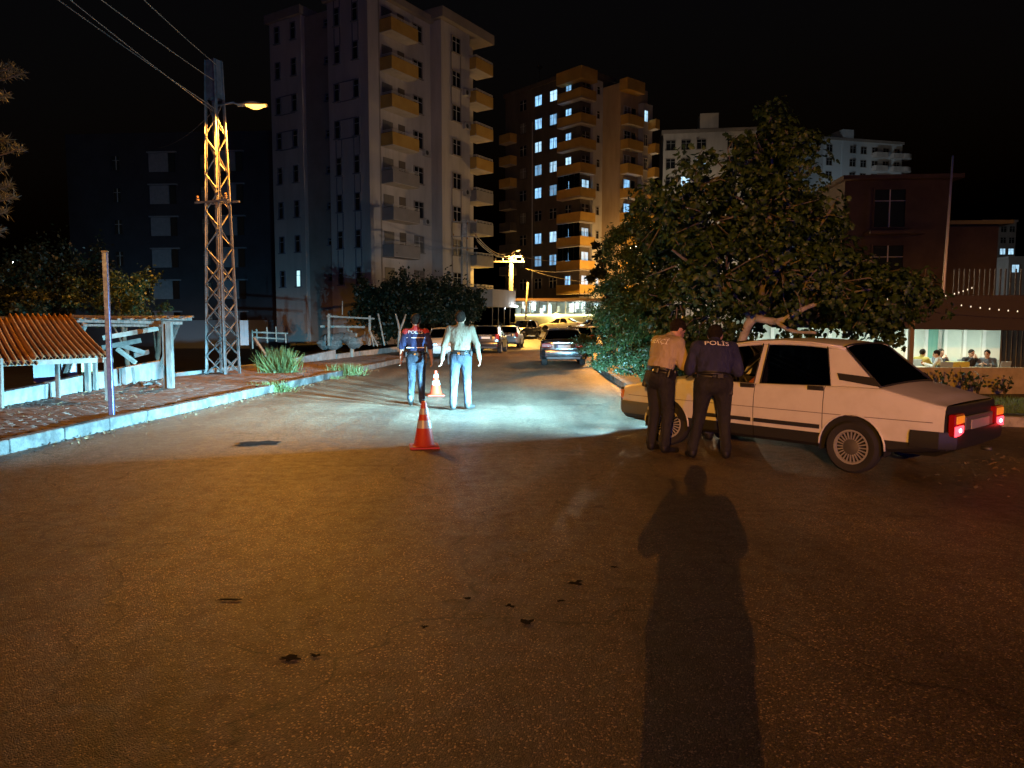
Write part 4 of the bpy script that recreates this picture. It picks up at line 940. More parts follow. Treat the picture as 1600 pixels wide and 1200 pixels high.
b = MB(); b.box((-2.185, 0, .57), (.012, .52, .115)); b.build('number_plate', mat('plate_reddish', (.3, .27, .27), .5), car, bevel=.004)
b = MB(); b.box((2.06, 0, .62), (.03, .76, .14)); b.build('grille', plast, car)
for i in range(5): b = MB(); b.box((2.08, 0, .57 + i * .025), (.012, .74, .008)); b.build('grille_bar', dark_steel, car)
b = MB(); b.tube([(-2.1, -.35, .27), (-2.2, -.35, .26)], .022, 8); b.build('exhaust_pipe', dark_steel, car, smooth='all')

# ---- parked cars
def saloon(paint_, **kw):
    d = dict(paint=paint_, rear=-2.3, front=2.32, axle=1.40, wheel_r=.32, rim=.22, track=.74, detail=.5,
    top=[(-2.3, .96), (-2.1, 1.0), (-1.7, .985), (-1, .965), (0, .93), (1.0, .93), (1.7, .84), (2.2, .70), (2.32, .60)],
    bot=[(-2.3, .32), (-1.8, .24), (1.8, .2), (2.32, .26)], half=[(-2.3, .76), (-2.1, .84), (-1.4, .9), (0, .905), (1.4, .9), (2.0, .83), (2.32, .68)],
    cowl=1.05, rglass=-1.72, wtop=.35, rtop=-.95, roof_z=1.44, roof_w=.60, roof_drop=.06, doors=[.85, -.15, -1.02],
    pillars=[(1.03, .82, .35, .26), (-.12, -.22, -.12, -.2), (-1.1, -1.7, -.7, -.94)], rbump=(.5, .3), fbump=(.45, .32), bump_m=paint_, mirror_m=paint_, rear_glass=tint_glass, glass=tint_glass)
    d.update(kw); return d
def hatch(paint_, **kw):
    d = saloon(paint_, rear=-1.95, front=1.95, axle=1.25, top=[(-1.95, .98), (-1.7, 1.0), (-1, .97), (0, .95), (.9, .95), (1.5, .84), (1.85, .70), (1.95, .6)], bot=[(-1.95, .34), (-1.5, .24), (1.5, .22), (1.95, .28)],
    half=[(-1.95, .74), (-1.7, .82), (-1, .86), (0, .865), (1.2, .85), (1.7, .78), (1.95, .64)], cowl=.95, rglass=-1.82, wtop=.32, rtop=-1.5, roof_z=1.5, roof_w=.6, doors=[.8, -.12, -.95],
    pillars=[(.93, .74, .32, .24), (-.1, -.2, -.1, -.18), (-1.05, -1.8, -.95, -1.49)], track=.71, wheel_r=.3, rim=.2)
    d.update(kw); return d
def rear_kit(C, sp, f, lamp=(.3, .13), zc=.78, yc=.6, plate=True, style='split'):
    x = sp['rear'] - .05
    for s in (1, -1):
        l = lampbox(C, 'tail_lamp', (x + .015, s * yc, zc), (.09, lamp[0], lamp[1]), red_off, .02); lampbox(l, 'reverse_lens', (x - .025, s * (yc - lamp[0] * .18), zc - lamp[1] * .2), (.03, lamp[0] * .16, .03), clear_lens, .004)
        lampbox(C, 'reflector', (x - .04, s * .6, .42), (.03, .16, .035), red_off, .006)
        lampbox(C, 'headlamp', (sp['front'] - .1, s * .56, .66), (.16, .32, .13), clear_lens, .03)
        b = MB(); b.tube([(x + .1, s * .45, .3), (x - .06, s * .45, .3)], .035, 8); b.build('exhaust_pipe', chrome, C, smooth='all')
    p = lampbox(C, 'number_plate', (x - .028, 0, zc - .04), (.02, .52, .115), plate_m, .003); lampbox(p, 'country_strip', (x - .034, .235, zc - .04), (.014, .045, .108), mat('plate_blue', (.02, .05, .3), .5), .002)
    lampbox(C, 'plate_recess', (x - .008, 0, zc - .02), (.02, .72, .2), plast, .01); lampbox(C, 'boot_trim', (x - .012, 0, zc + .1), (.03, .75, .025), chrome, .004)
    lampbox(C, 'lower_valance', (x - .03, 0, .33), (.1, 1.3, .12), plast, .02)
def parked(kind, px, Y, head, paint_, name, label, **kw):
    sp = kind(paint_, **kw); p = at(px, 560, Y); C, f = make_car(name, label, (p.x, Y, rise(Y) + .012), head, sp, 'cars parked along the street'); rear_kit(C, sp, f, *(((.36, .16), .80, .64) if kind is saloon else ((.2, .3), .9, .66))); return C
graph = paint('graphite_paint', (.02, .022, .027), .22); blackp = paint('black_paint', (.015, .015, .017), .2); silver = paint('silver_paint', (.28, .28, .29), .3); whitep = paint('white_paint', (.6, .6, .58), .35); bluep = paint('navy_paint', (.03, .04, .07), .25)
parked(saloon, 879, 30.2, R(90 - 3), graph, 'graphite_saloon_car', 'graphite saloon seen from behind parked at the yellowed kerb, first behind the corner')
parked(hatch, 904, 38.5, R(90 - 5), blackp, 'black_hatchback_car', 'black hatchback parked directly ahead of the graphite saloon')
parked(hatch, 932, 41, R(90 - 5), whitep, 'pale_hatchback_car', 'pale car half hidden by the hedge ahead of the graphite saloon')
parked(saloon, 694, 36.2, R(-82), whitep, 'white_parked_car', 'white parked car facing this way behind the two walking officers')
parked(hatch, 766, 42.6, R(90 - 6), blackp, 'black_estate_car', 'black hatchback parked by the walking officer in the tan shirt', roof_z=1.55)
parked(hatch, 797, 52, R(90 - 6), silver, 'silver_hatchback_car', 'silver hatchback parked ahead of the black one on the tower side')
parked(hatch, 819, 69, R(90 + 150), bluep, 'dark_van_car', 'dark car turned sideways at the end of the parked row below the lamp pole', roof_z=1.62)
parked(saloon, 877, 76, R(150), whitep, 'white_saloon_car', 'white saloon parked nose-out below the lit shop')
parked(hatch, 925, 73, R(200), silver, 'silver_car', 'silver car parked under the palm-like leaves beside the lit shop')
# ------------------------------------------------------------------ people: one continuous surface per body from a signed-distance field
def surface_nets(F, org, h):
    nx, ny, nz = F.shape; ins = F < 0
    c = np.zeros((nx - 1, ny - 1, nz - 1), int)
    for dx in (0, 1):
        for dy in (0, 1):
            for dz in (0, 1): c += ins[dx:nx - 1 + dx, dy:ny - 1 + dy, dz:nz - 1 + dz]
    act = (c > 0) & (c < 8); idx = -np.ones(act.shape, int); I = np.argwhere(act); idx[act] = np.arange(len(I))
    acc = np.zeros((len(I), 3)); cnt = np.zeros(len(I))
    cor = [(a, b, d) for a in (0, 1) for b in (0, 1) for d in (0, 1)]
    for a in cor:
        for ax in range(3):
            if a[ax]: continue
            b = list(a); b[ax] = 1
            fa = F[I[:, 0] + a[0], I[:, 1] + a[1], I[:, 2] + a[2]]; fb = F[I[:, 0] + b[0], I[:, 1] + b[1], I[:, 2] + b[2]]
            m = (fa < 0) != (fb < 0); t = np.where(m, fa / np.where(m, fa - fb, 1), 0)
            p = np.tile(np.array(a, float), (len(I), 1)); p[:, ax] += t
            acc[m] += p[m]; cnt[m] += 1
    V = (I + acc / cnt[:, None]) * h + org
    faces = []
    for ax in range(3):
        o1, o2 = [(1, 2), (2, 0), (0, 1)][ax]
        A = [slice(1, n - 1) for n in (nx, ny, nz)]; A[ax] = slice(0, (nx, ny, nz)[ax] - 1); Bs = list(A); Bs[ax] = slice(1, (nx, ny, nz)[ax])
        s0, s1 = ins[tuple(A)], ins[tuple(Bs)]; E = np.argwhere(s0 != s1)
        base = E + np.array([0 if k == ax else 1 for k in range(3)])
        def cell(d1, d2):
            q = base.copy(); q[:, o1] -= d1; q[:, o2] -= d2; return idx[q[:, 0], q[:, 1], q[:, 2]]
        Q = np.stack([cell(1, 1), cell(0, 1), cell(0, 0), cell(1, 0)], 1)
        fl = s1[tuple(E.T)]; Q[fl] = Q[fl][:, ::-1]; faces.append(Q)
    return V, np.concatenate(faces)
def sdf_mesh(prims, h, k=.03):
    """prims: ('cone', a, b, ra, rb, mat) or ('ell', centre, radii, 3x3 axes, mat). Returns verts, faces, face materials"""
    lo = np.full(3, 1e9); hi = np.full(3, -1e9)
    for p in prims:
        if p[0] == 'cone': q = np.array([p[1], p[2]]); r = max(p[3], p[4])
        else: q = np.array([p[1]]); r = max(p[2])
        lo = np.minimum(lo, q.min(0) - r); hi = np.maximum(hi, q.max(0) + r)
    lo -= 3 * h; hi += 3 * h; n = np.ceil((hi - lo) / h).astype(int) + 1
    F = np.full(n, 1., np.float32); ax = [lo[i] + h * np.arange(n[i]) for i in range(3)]
    def dist(p, P):
        if p[0] == 'cone':
            a, b = np.array(p[1], float), np.array(p[2], float); ba = b - a; t = np.clip(((P - a) @ ba) / max(1e-9, ba @ ba), 0, 1)
            return np.linalg.norm(P - a - t[..., None] * ba, axis=-1) - (p[3] + (p[4] - p[3]) * t)
        q = (P - np.array(p[1])) @ np.array(p[3]).T; r = np.array(p[2]); k0 = np.linalg.norm(q / r, axis=-1); k1 = np.linalg.norm(q / (r * r), axis=-1)
        return k0 * (k0 - 1) / np.maximum(k1, 1e-6)
    for p in prims:
        if p[0] == 'cone': q = np.array([p[1], p[2]]); r = max(p[3], p[4])
        else: q = np.array([p[1]]); r = max(p[2])
        a = np.maximum(0, np.floor((q.min(0) - r - 2.5 * k - lo) / h).astype(int)); b = np.minimum(n, np.ceil((q.max(0) + r + 2.5 * k - lo) / h).astype(int) + 1)
        G = np.stack(np.meshgrid(*[ax[i][a[i]:b[i]] for i in range(3)], indexing='ij'), -1); d = dist(p, G)
        sl = tuple(slice(a[i], b[i]) for i in range(3)); f = F[sl]; hh = np.clip(.5 + .5 * (f - d) / k, 0, 1)
        F[sl] = f * (1 - hh) + d * hh - k * hh * (1 - hh)
    V, Q = surface_nets(F, lo, h)
    fc = V[Q].mean(1); best = np.full(len(Q), 9.); mi = np.zeros(len(Q), int)
    for p in prims:
        d = dist(p, fc) - (.012 if p[-1] in PRIOR else 0); m = d < best; best[m] = d[m]; mi[m] = p[-1]
    return V, Q, mi
PRIOR = {3, 5}
SKIN, SHIRT, PANTS, HAIR, BOOT, BELT, BAND, EYE = range(8)
skin_m = mat('skin', (.42, .24, .16), .5)
def person(name, label, loc, rz, J, mats, h=.013, bulk=1., sleeves='short', extras=(), cap=False, scale=1., band=False, group=None, cat='person'):
    """local frame: y forward, x to the person's right, z up"""
    V3 = lambda t: np.array(t, float)
    D = dict(pelvis=(0, 0, .96), waist=(0, .0, 1.10), chest=(0, .005, 1.29), neck=(0, -.015, 1.48), head=(0, .02, 1.64), face=(0, 1, 0),
             shr=(.19, -.01, 1.43), shl=(-.19, -.01, 1.43), elr=(.255, -.04, 1.15), ell=(-.255, -.04, 1.15), wrr=(.27, .05, .91), wrl=(-.27, .05, .91),
             hpr=(.095, 0, .93), hpl=(-.095, 0, .93), knr=(.11, .03, .50), knl=(-.11, .03, .50), anr=(.12, -.03, .10), anl=(-.12, -.03, .10), tor=(.15, .15, .035), tol=(-.15, .15, .035))
    D.update(J); D = {k: V3(v) for k, v in D.items()}
    lat = D['shr'] - D['shl']; lat /= np.linalg.norm(lat); sp_ = D['neck'] - D['pelvis']; sp_ /= np.linalg.norm(sp_); fw = np.cross(sp_, lat); fw /= np.linalg.norm(fw); lat = np.cross(fw, sp_); AX = [lat, fw, sp_]
    hl = D['hpr'] - D['hpl']; hl /= np.linalg.norm(hl); hf = np.cross(np.array([0, 0, 1.]), hl); AXP = [hl, hf, np.cross(hl, hf)]
    B = bulk; P = []
    E = lambda c, r, m, A=AX: P.append(('ell', c, r, A, m)); C = lambda a, b, ra, rb, m: P.append(('cone', a, b, ra, rb, m))
    E(D['pelvis'] - .02 * sp_, (.172 * B, .128 * B, .13), PANTS, AXP); E(D['waist'] + .03 * sp_, (.163 * B, .122 * B, .13), SHIRT); E(D['chest'], (.188 * B, .130 * B, .19), SHIRT); E(D['chest'] + .09 * sp_ - .03 * fw, (.19 * B, .10 * B, .11), SHIRT)
    E(D['pelvis'] + .085 * sp_, (.172 * B, .128 * B, .03), BELT)
    up = BAND if band else SHIRT
    C(D['shl'], D['shr'], .072, .072, up); E((D['neck'] * .5 + D['chest'] * .5) + .04 * sp_ - .005 * fw, (.17 * B, .098 * B, .09), up)
    C(D['neck'] - .03 * sp_, D['head'] - np.array([0, 0, .05]), .062, .055, SKIN); C(D['neck'] - .03 * sp_, D['neck'] + .02 * sp_, .075, .066, up)
    f = D['face'] / np.linalg.norm(D['face']); hr = np.cross(f, [0, 0, 1.]); hr /= np.linalg.norm(hr); hu = np.cross(hr, f); HA = [hr, f, hu]; hd = D['head']
    E(hd + .015 * hu, (.077, .097, .105), SKIN, HA); E(hd - .055 * hu + .025 * f, (.058, .068, .07), SKIN, HA)
    C(hd + .105 * f + .005 * hu, hd + .118 * f - .03 * hu, .010, .016, SKIN); C(hd + .088 * f - .062 * hu - .02 * hr, hd + .088 * f - .062 * hu + .02 * hr, .012, .012, SKIN)
    for s in (-1, 1):
        E(hd + s * .08 * hr - .012 * hu - .005 * f, (.014, .026, .036), SKIN, HA); E(hd + s * .033 * hr + .088 * f + .012 * hu, (.014, .012, .008), EYE, HA)
    E(hd + .045 * hu - .022 * f, (.084, .094, .088), HAIR, HA); E(hd + .012 * hu - .042 * f, (.078, .064, .07), HAIR, HA)
    if cap: E(hd + .06 * hu - .005 * f, (.09, .11, .075), HAIR, HA); E(hd + .045 * hu + .11 * f, (.065, .06, .012), HAIR, HA)
    for s in 'rl':
        a, b, c = D['sh' + s], D['el' + s], D['wr' + s]
        C(a, b, .066 * B, .050 * B, SHIRT if not band or True else SHIRT)
        m_ = SHIRT if sleeves == 'long' else SKIN
        C(b, c, .047, .033 if m_ == SKIN else .042, m_)
        if sleeves == 'short': C(a + (b - a) * .45, a + (b - a) * .82, .062 * B, .064 * B, SHIRT)
        k, n, t, hp = D['kn' + s], D['an' + s], D['to' + s], D['hp' + s]
        C(hp, k, .098 * B, .074, PANTS); C(k, n + np.array([0, 0, .03]), .074, .062, PANTS); C(n + np.array([0, 0, .05]), n - np.array([0, 0, .02]), .056, .055, BOOT); C(n - np.array([0, 0, .045]) - .03 * (t - n), t, .048, .036, BOOT)
    V, Q, mi = sdf_mesh(P, h)
    # hands: palm and five bent fingers on a finer grid
    hs = min(h, .0065)
    for s, sg in (('r', 1), ('l', -1)):
        b, c = D['el' + s], D['wr' + s]; d = c - b; d /= np.linalg.norm(d); hd_ = D.get('hd' + s, d); hd_ = hd_ / np.linalg.norm(hd_)
        pal = np.cross(hd_, fw); 
        if np.linalg.norm(pal) < .2: pal = np.cross(hd_, [0, 0, 1.])
        pal /= np.linalg.norm(pal); pal *= sg * np.sign(pal @ lat * sg + 1e-9)      # pal: out of the back of the hand, sideways
        wd = np.cross(hd_, pal); wd *= np.sign(wd @ fw + 1e-9)                        # towards the thumb (forward)
        H_ = [('cone', c - .02 * d, c + .02 * hd_, .031, .028, SKIN)]
        for i, o in enumerate((-.028, -.009, .010, .028)):
            kn = c + .085 * hd_ + wd * o; H_.append(('cone', c + .02 * hd_ + wd * o * .6, kn, .017, .0125, SKIN))
            L = (.052, .066, .07, .06)[i]; mid = kn + hd_ * L * .5 - pal * .010; tip_ = mid + hd_ * L * .38 - pal * .028
            H_ += [('cone', kn, mid, .0112, .0100, SKIN), ('cone', mid, tip_, .0100, .0082, SKIN)]
        th_ = c + .025 * hd_ + wd * .028; t1 = th_ + wd * .028 + hd_ * .028 - pal * .01; t2 = t1 + hd_ * .032 - pal * .012 + wd * .004
        H_ += [('cone', th_, t1, .0145, .012, SKIN), ('cone', t1, t2, .012, .009, SKIN)]
        v2, q2, m2 = sdf_mesh(H_, hs, .006); Q = np.concatenate([Q, q2 + len(V)]); V = np.concatenate([V, v2]); mi = np.concatenate([mi, m2])
    root = empty(name, loc, rz, label, cat, group); root.scale = (scale,) * 3
    me = bpy.data.meshes.new('body'); me.from_pydata(V.tolist(), [], Q.tolist())
    for m_ in mats: me.materials.append(m_)
    me.polygons.foreach_set('material_index', mi.tolist()); me.polygons.foreach_set('use_smooth', [True] * len(Q)); me.update()
    bo = link('body', me, root); D['V'] = V; D['Q'] = Q; D['AX'] = AX
    return root, bo, D
def cloth(name, c, c2, rough=.85): return mat(name, c, rough, c2=c2, scale=7, bump=1., bscale=8, obj=True, stretch=(1.2, 1.2, .55), bdist=.055)
tan = cloth('tan_shirt', (.17, .14, .09), (.125, .10, .065)); khaki = cloth('khaki_shirt', (.4, .33, .22), (.32, .26, .17)); navy = cloth('navy_shirt', (.02, .024, .075), (.013, .016, .05)); navy_p = cloth('navy_trousers', (.03, .034, .05), (.02, .023, .034)); blk_p = cloth('black_trousers', (.012, .012, .013), (.008, .008, .009))
bluegrey = cloth('slate_trousers', (.02, .028, .042), (.011, .016, .026)); hair_m = mat('dark_hair', (.010, .008, .006), .85, c2=(.02, .015, .01), scale=30, bump=1., bscale=90, obj=True, spec=.15); boot_m = mat('boot_leather', (.012, .012, .012), .4); belt_m = mat('duty_belt', (.008, .008, .008), .5); red_c = cloth('red_vest', (.45, .04, .035), (.35, .03, .03)); eye_m = mat('eye', (.02, .015, .01), .2)
def on_back(D, bo, root, text, size, z, m_, x=0., y=-1, name='lettering', squeeze=1.):
    cu = bpy.data.curves.new('t', 'FONT'); cu.body = text; cu.size = size; cu.align_x = 'CENTER'; cu.resolution_u = 3; to = bpy.data.objects.new('t', cu); COL.objects.link(to)
    me = bpy.data.meshes.new_from_object(to.evaluated_get(bpy.context.evaluated_depsgraph_get())); bpy.data.objects.remove(to)
    bm = bmesh.new(); bm.from_mesh(me); bmesh.ops.triangulate(bm, faces=bm.faces[:]); bmesh.ops.subdivide_edges(bm, edges=[e for e in bm.edges if e.calc_length() > .02], cuts=2); bm.to_mesh(me); bm.free()
    bvh = BVHTree.FromPolygons(D['V'].tolist(), D['Q'].tolist()); lat, fw, sp_ = [Vector(a) for a in D['AX']]; c0 = Vector(D['chest'])
    for v in me.vertices:
        # read from behind: text x runs to the person's right
        p = c0 + lat * (v.co.x * squeeze + x) + sp_ * (v.co.y + z) - fw * .6; hit = bvh.ray_cast(p, fw)
        v.co = (hit[0] - fw * .006) if hit[0] else p + fw * .47
    me.materials.append(m_); return link(name, me, root)
def duty_belt(D, root, s=1, extra=True):
    """holster, pouch and radio hanging at the belt"""
    lat, fw, sp_ = [Vector(a) for a in D['AX']]; c = Vector(D['pelvis']) + sp_ * .06
    for nm, o, d in (('holster', lat * .2 * s - sp_ * .10 - fw * .0, (.06, .10, .22)), ('pouch', -lat * .19 * s - fw * .02 - sp_ * .01, (.05, .09, .11)), ('cuff_case', -fw * .135 + lat * .06 - sp_ * .0, (.09, .04, .08)), ('radio', -lat * .17 * s + fw * .08, (.04, .06, .14))):
        b = MB(); b.box((0, 0, 0), d); o_ = b.build(nm, belt_m, root, bevel=.012); o_.location = c + o; o_.rotation_euler = Matrix((lat, fw, sp_)).transposed().to_euler()
    b = MB(); b.box((0, 0, 0), (.045, .012, .04)); o_ = b.build('buckle', chrome, root, bevel=.003); o_.location = c - fw * .14 - lat * .01; o_.rotation_euler = Matrix((lat, fw, sp_)).transposed().to_euler()
letter_w = mat('reflective_letters', (.85, .84, .8), .5); letter_d = mat('dark_print', (.2, .17, .12), .8)
def feet(px, py): g = ground(px, py, .014); return g
# officer in tan shirt bent over notes at the bonnet
g = feet(1030, 706)
r1, b1, D1 = person('person', 'person in tan shirt and black trousers bent over notes beside the car bonnet', g, R(-58), dict(pelvis=(0, -.02, .95), waist=(0, 0, 1.08), chest=(.01, .06, 1.26), neck=(.02, .13, 1.43), head=(.04, .24, 1.55), face=(.15, .8, -.6), shr=(.20, .10, 1.38), shl=(-.17, .10, 1.39), elr=(.25, .14, 1.10), ell=(-.22, .14, 1.11), wrr=(.10, .33, 1.12), wrl=(-.06, .33, 1.12), hdr=(-.5, .8, .1), hdl=(.5, .8, .1), knr=(.10, .04, .5), knl=(-.09, .0, .5)), [skin_m, khaki, blk_p, hair_m, boot_m, belt_m, khaki, eye_m], bulk=1.2, scale=.985)
on_back(D1, b1, r1, 'BEKÇİ', .09, .075, letter_w, squeeze=1.15); duty_belt(D1, r1, -1)
b = MB(); b.box((0, 0, 0), (.13, .19, .012)); nb = tag(b.build('notebook', mat('paper', (.6, .6, .62), .7)), 'small open notebook held by the person in the tan shirt', 'notebook'); M1 = Matrix.Translation(g) @ Matrix.Rotation(R(-58), 4, 'Z'); nb.location = M1 @ Vector((.02, .43, 1.13)); nb.rotation_euler = (R(35), 0, R(-58))
# officer in navy leaning at the driver's window
g = feet(1112, 716)
r2, b2, D2 = person('person', "person in navy shirt leaning towards the white car's front window", g, R(-8), dict(pelvis=(0, 0, .93), waist=(.0, .03, 1.07), chest=(.02, .08, 1.24), neck=(.02, .14, 1.41), head=(.04, .22, 1.51), face=(.3, .85, -.35), shr=(.22, .11, 1.35), shl=(-.19, .10, 1.36), elr=(.31, .14, 1.06), ell=(-.27, .14, 1.07), wrr=(.17, .36, 1.10), wrl=(-.10, .35, 1.05), hdr=(-.4, .8, .0), hdl=(.4, .8, .1), hpr=(.11, 0, .92), hpl=(-.11, 0, .92), knr=(.14, .03, .49), knl=(-.16, .04, .49), anr=(.16, -.05, .10), anl=(-.24, -.03, .10), tor=(.19, .13, .035), tol=(-.28, .14, .035)), [skin_m, navy, blk_p, hair_m, boot_m, belt_m, navy, eye_m], bulk=1.3, scale=.965)
on_back(D2, b2, r2, 'POLİS', .085, .115, letter_w, squeeze=1.3); duty_belt(D2, r2, 1)
# walking pair
g = feet(651, 634)
r3, b3, D3 = person('person', 'person walking away in dark vest with a red shoulder band and slate trousers', g, R(2), dict(head=(0, .03, 1.66), knr=(.09, .10, .52), anr=(.09, .16, .11), tor=(.11, .34, .05), knl=(-.10, .05, .50), anl=(-.10, -.18, .16), tol=(-.11, -.05, .04), elr=(.28, -.05, 1.15), wrr=(.30, .02, .90), ell=(-.28, .02, 1.15), wrl=(-.30, .12, .91)), [skin_m, navy, bluegrey, hair_m, boot_m, belt_m, red_c, eye_m], bulk=1.06, cap=True, band=True, sleeves='short')
on_back(D3, b3, r3, 'POLİS', .085, .125, letter_w, squeeze=1.25); duty_belt(D3, r3, 1)
for z in (.07, -.12):
    on_back(D3, b3, r3, '—', .22, z - .08, letter_w, squeeze=1.55, name='reflective_stripe')
g = feet(720, 640)
r4, b4, D4 = person('person', 'person walking away in a tan shirt and pale slate trousers beside the far traffic cone', g, R(-3), dict(knr=(.10, .10, .50), anr=(.12, .04, .10), tor=(.20, .2, .04), knl=(-.12, .0, .50), anl=(-.13, -.08, .10), tol=(-.16, .1, .035), elr=(.30, -.02, 1.16), wrr=(.33, .08, .92), ell=(-.29, -.04, 1.15), wrl=(-.33, .0, .91)), [skin_m, tan, bluegrey, hair_m, boot_m, belt_m, tan, eye_m], bulk=1.1, cap=False, sleeves='long', scale=1.04)
on_back(D4, b4, r4, 'BEKÇİ', .075, .03, letter_d, squeeze=1.1); duty_belt(D4, r4, -1)
# driver
cm = Matrix.Translation(car_loc) @ Matrix.Rotation(CAR_T, 4, 'Z')
dp = cm @ Vector((.04, .40, 0))
seat_pose = dict(pelvis=(0, 0, .96), hpr=(.10, .05, .93), hpl=(-.10, .05, .93), knr=(.13, .48, .98), knl=(-.13, .48, .98), anr=(.12, .72, .62), anl=(-.12, .72, .62), tor=(.12, .86, .66), tol=(-.12, .86, .66), elr=(.27, .12, 1.18), ell=(-.27, .12, 1.18), wrr=(.16, .36, 1.25), wrl=(-.16, .36, 1.25), waist=(0, -.03, 1.1), chest=(0, -.06, 1.29), neck=(0, -.09, 1.48), shr=(.19, -.08, 1.43), shl=(-.19, -.08, 1.43), head=(0, -.06, 1.64))
red_shirt = cloth('rust_shirt', (.3, .09, .05), (.24, .07, .04))
person('person', 'driver in a rust-coloured shirt sitting inside the white saloon car', (dp.x, dp.y, -.40), CAR_T - math.pi / 2, dict(seat_pose, face=(-.6, .8, 0)), [skin_m, red_shirt, navy_p, hair_m, boot_m, belt_m, red_shirt, eye_m], h=.02, scale=.97)
# the photographer whose shadow falls up the road
person('person', 'photographer holding up a phone whose long shadow falls across the road', (-.02, -.36, .014), 0, dict(elr=(.28, .12, 1.22), ell=(-.28, .12, 1.22), wrr=(.12, .30, 1.44), wrl=(-.12, .30, 1.44), hdr=(-.3, .5, .8), hdl=(.3, .5, .8), head=(0, .0, 1.65)), [skin_m, navy, blk_p, hair_m, boot_m, belt_m, navy, eye_m], h=.02, sleeves='long', bulk=1.45)

# ------------------------------------------------------------------ traffic cones
cone_red = mat('cone_orange', (.42, .04, .013), .45, c2=(.34, .032, .011), scale=5, coat=.2); cone_w = mat('cone_reflective', (.3, .3, .3), .35)
def traffic_cone(g, H, label):
    r = empty('traffic_cone', g, R(10), label, 'traffic cone', None)
    b = MB(); b.span((-.19, -.19, 0), (.19, .19, .03)); b.build('base', cone_red, r, bevel=.01)
    R0, R1 = .135, .03; rad = lambda t: R0 + (R1 - R0) * t
    b = MB(); b.lathe([(R0 + .02, .03), (R0, .05), (rad(1), H), (rad(1) - .008, H + .004), (0, H - .01)], 28); b.build('body', cone_red, r, smooth=True)
    for t0, t1 in ((.38, .56), (.70, .84)):
        b = MB(); b.lathe([(rad(t0) + .006, .05 + (H - .05) * t0), (rad(t1) + .006, .05 + (H - .05) * t1)], 28); b.build('reflective_band', cone_w, r, smooth='all')
traffic_cone(feet(663, 699), .60, 'orange traffic cone standing alone at the near edge of the headlight pool')
traffic_cone(feet(681, 618), .56, 'orange traffic cone standing between the two walking people')
# ------------------------------------------------------------------ vegetation
def leaf_mat(name, c, c2, tr=.35):
    if name in MAT: return MAT[name]
    m, t, p = base_mat(name); oi = N(t, 'ShaderNodeNewGeometry')
    r = N(t, 'ShaderNodeValToRGB'); r.color_ramp.elements[0].color = (*c, 1); r.color_ramp.elements[1].color = (*c2, 1)
    t.links.new(oi.outputs['Random Per Island'], r.inputs[0]); t.links.new(r.outputs[0], p.inputs['Base Color']); p.inputs['Roughness'].default_value = .5
    tl = N(t, 'ShaderNodeBsdfTranslucent'); t.links.new(r.outputs[0], tl.inputs[0]); mx = N(t, 'ShaderNodeMixShader'); mx.inputs[0].default_value = tr
    t.links.new(p.outputs[0], mx.inputs[1]); t.links.new(tl.outputs[0], mx.inputs[2]); t.links.new(mx.outputs[0], t.nodes['Material Output'].inputs[0]); MAT[name] = m; return m
fig_leaf = leaf_mat('fig_leaf', (.006, .022, .004), (.055, .10, .022)); fine_leaf = leaf_mat('feathery_leaf', (.022, .045, .010), (.05, .085, .018)); bush_leaf = leaf_mat('bush_leaf', (.018, .034, .011), (.04, .065, .02)); grass_m = leaf_mat('grass_blade', (.10, .16, .05), (.22, .3, .11)); dark_leaf = leaf_mat('dark_leaf', (.010, .018, .008), (.02, .032, .014))
needle_m = leaf_mat('pine_needle', (.05, .06, .05), (.1, .11, .09))
bark = mat('fig_bark_lit', (.36, .34, .31), .8, c2=(.22, .2, .18), scale=6, bump=.5, bscale=20); bark_d = mat('brown_bark', (.1, .075, .05), .9, c2=(.06, .045, .03), scale=8, bump=.5)  # pale fig bark holds the light on trunk and low limbs
# lobed leaf outline in its own plane (stem at origin, length 1 along y)
LOBED = [(0, 0), (.12, .08), (.38, .16), (.30, .34), (.52, .52), (.30, .56), (.24, .66), (.20, .86), (0, 1.), (-.20, .86), (-.24, .66), (-.30, .56), (-.52, .52), (-.30, .34), (-.38, .16), (-.12, .08)]
def leaf_mesh(outline):
    vs = [(0, .45, .06)] + [(x, y, -.10 * abs(x) * 2 - .12 * (y - .4) ** 2 * 2) for x, y in outline]; n = len(outline)
    return vs, [(0, i + 1, (i + 1) % n + 1) for i in range(n)]
def scatter(verts, faces, places):
    """places: list of (pos, normal, direction, size) -> numpy arrays of one joined mesh"""
    v = np.array(verts); n = len(places); P = np.array([p[0] for p in places]); Nn = np.array([p[1] for p in places]); Dd = np.array([p[2] for p in places]); s = np.array([p[3] for p in places])
    Nn /= np.linalg.norm(Nn, axis=1, keepdims=True); Dd -= (Dd * Nn).sum(1, keepdims=True) * Nn; Dd /= np.maximum(1e-6, np.linalg.norm(Dd, axis=1, keepdims=True)); Xx = np.cross(Dd, Nn)
    W_ = P[:, None] + s[:, None, None] * (v[None, :, 0:1] * Xx[:, None] + v[None, :, 1:2] * Dd[:, None] + v[None, :, 2:3] * Nn[:, None])
    return W_.reshape(-1, 3), [tuple(i * len(v) + k for k in f) for i in range(n) for f in faces]
def np_obj(name, V, F, m_, parent=None, kind=None, smooth=False):
    me = bpy.data.meshes.new(name); me.from_pydata(V.tolist(), [], F); me.materials.append(m_)
    if smooth: me.polygons.foreach_set('use_smooth', [True] * len(me.polygons))
    o = link(name, me, parent)
    if kind: o['kind'] = kind
    return o
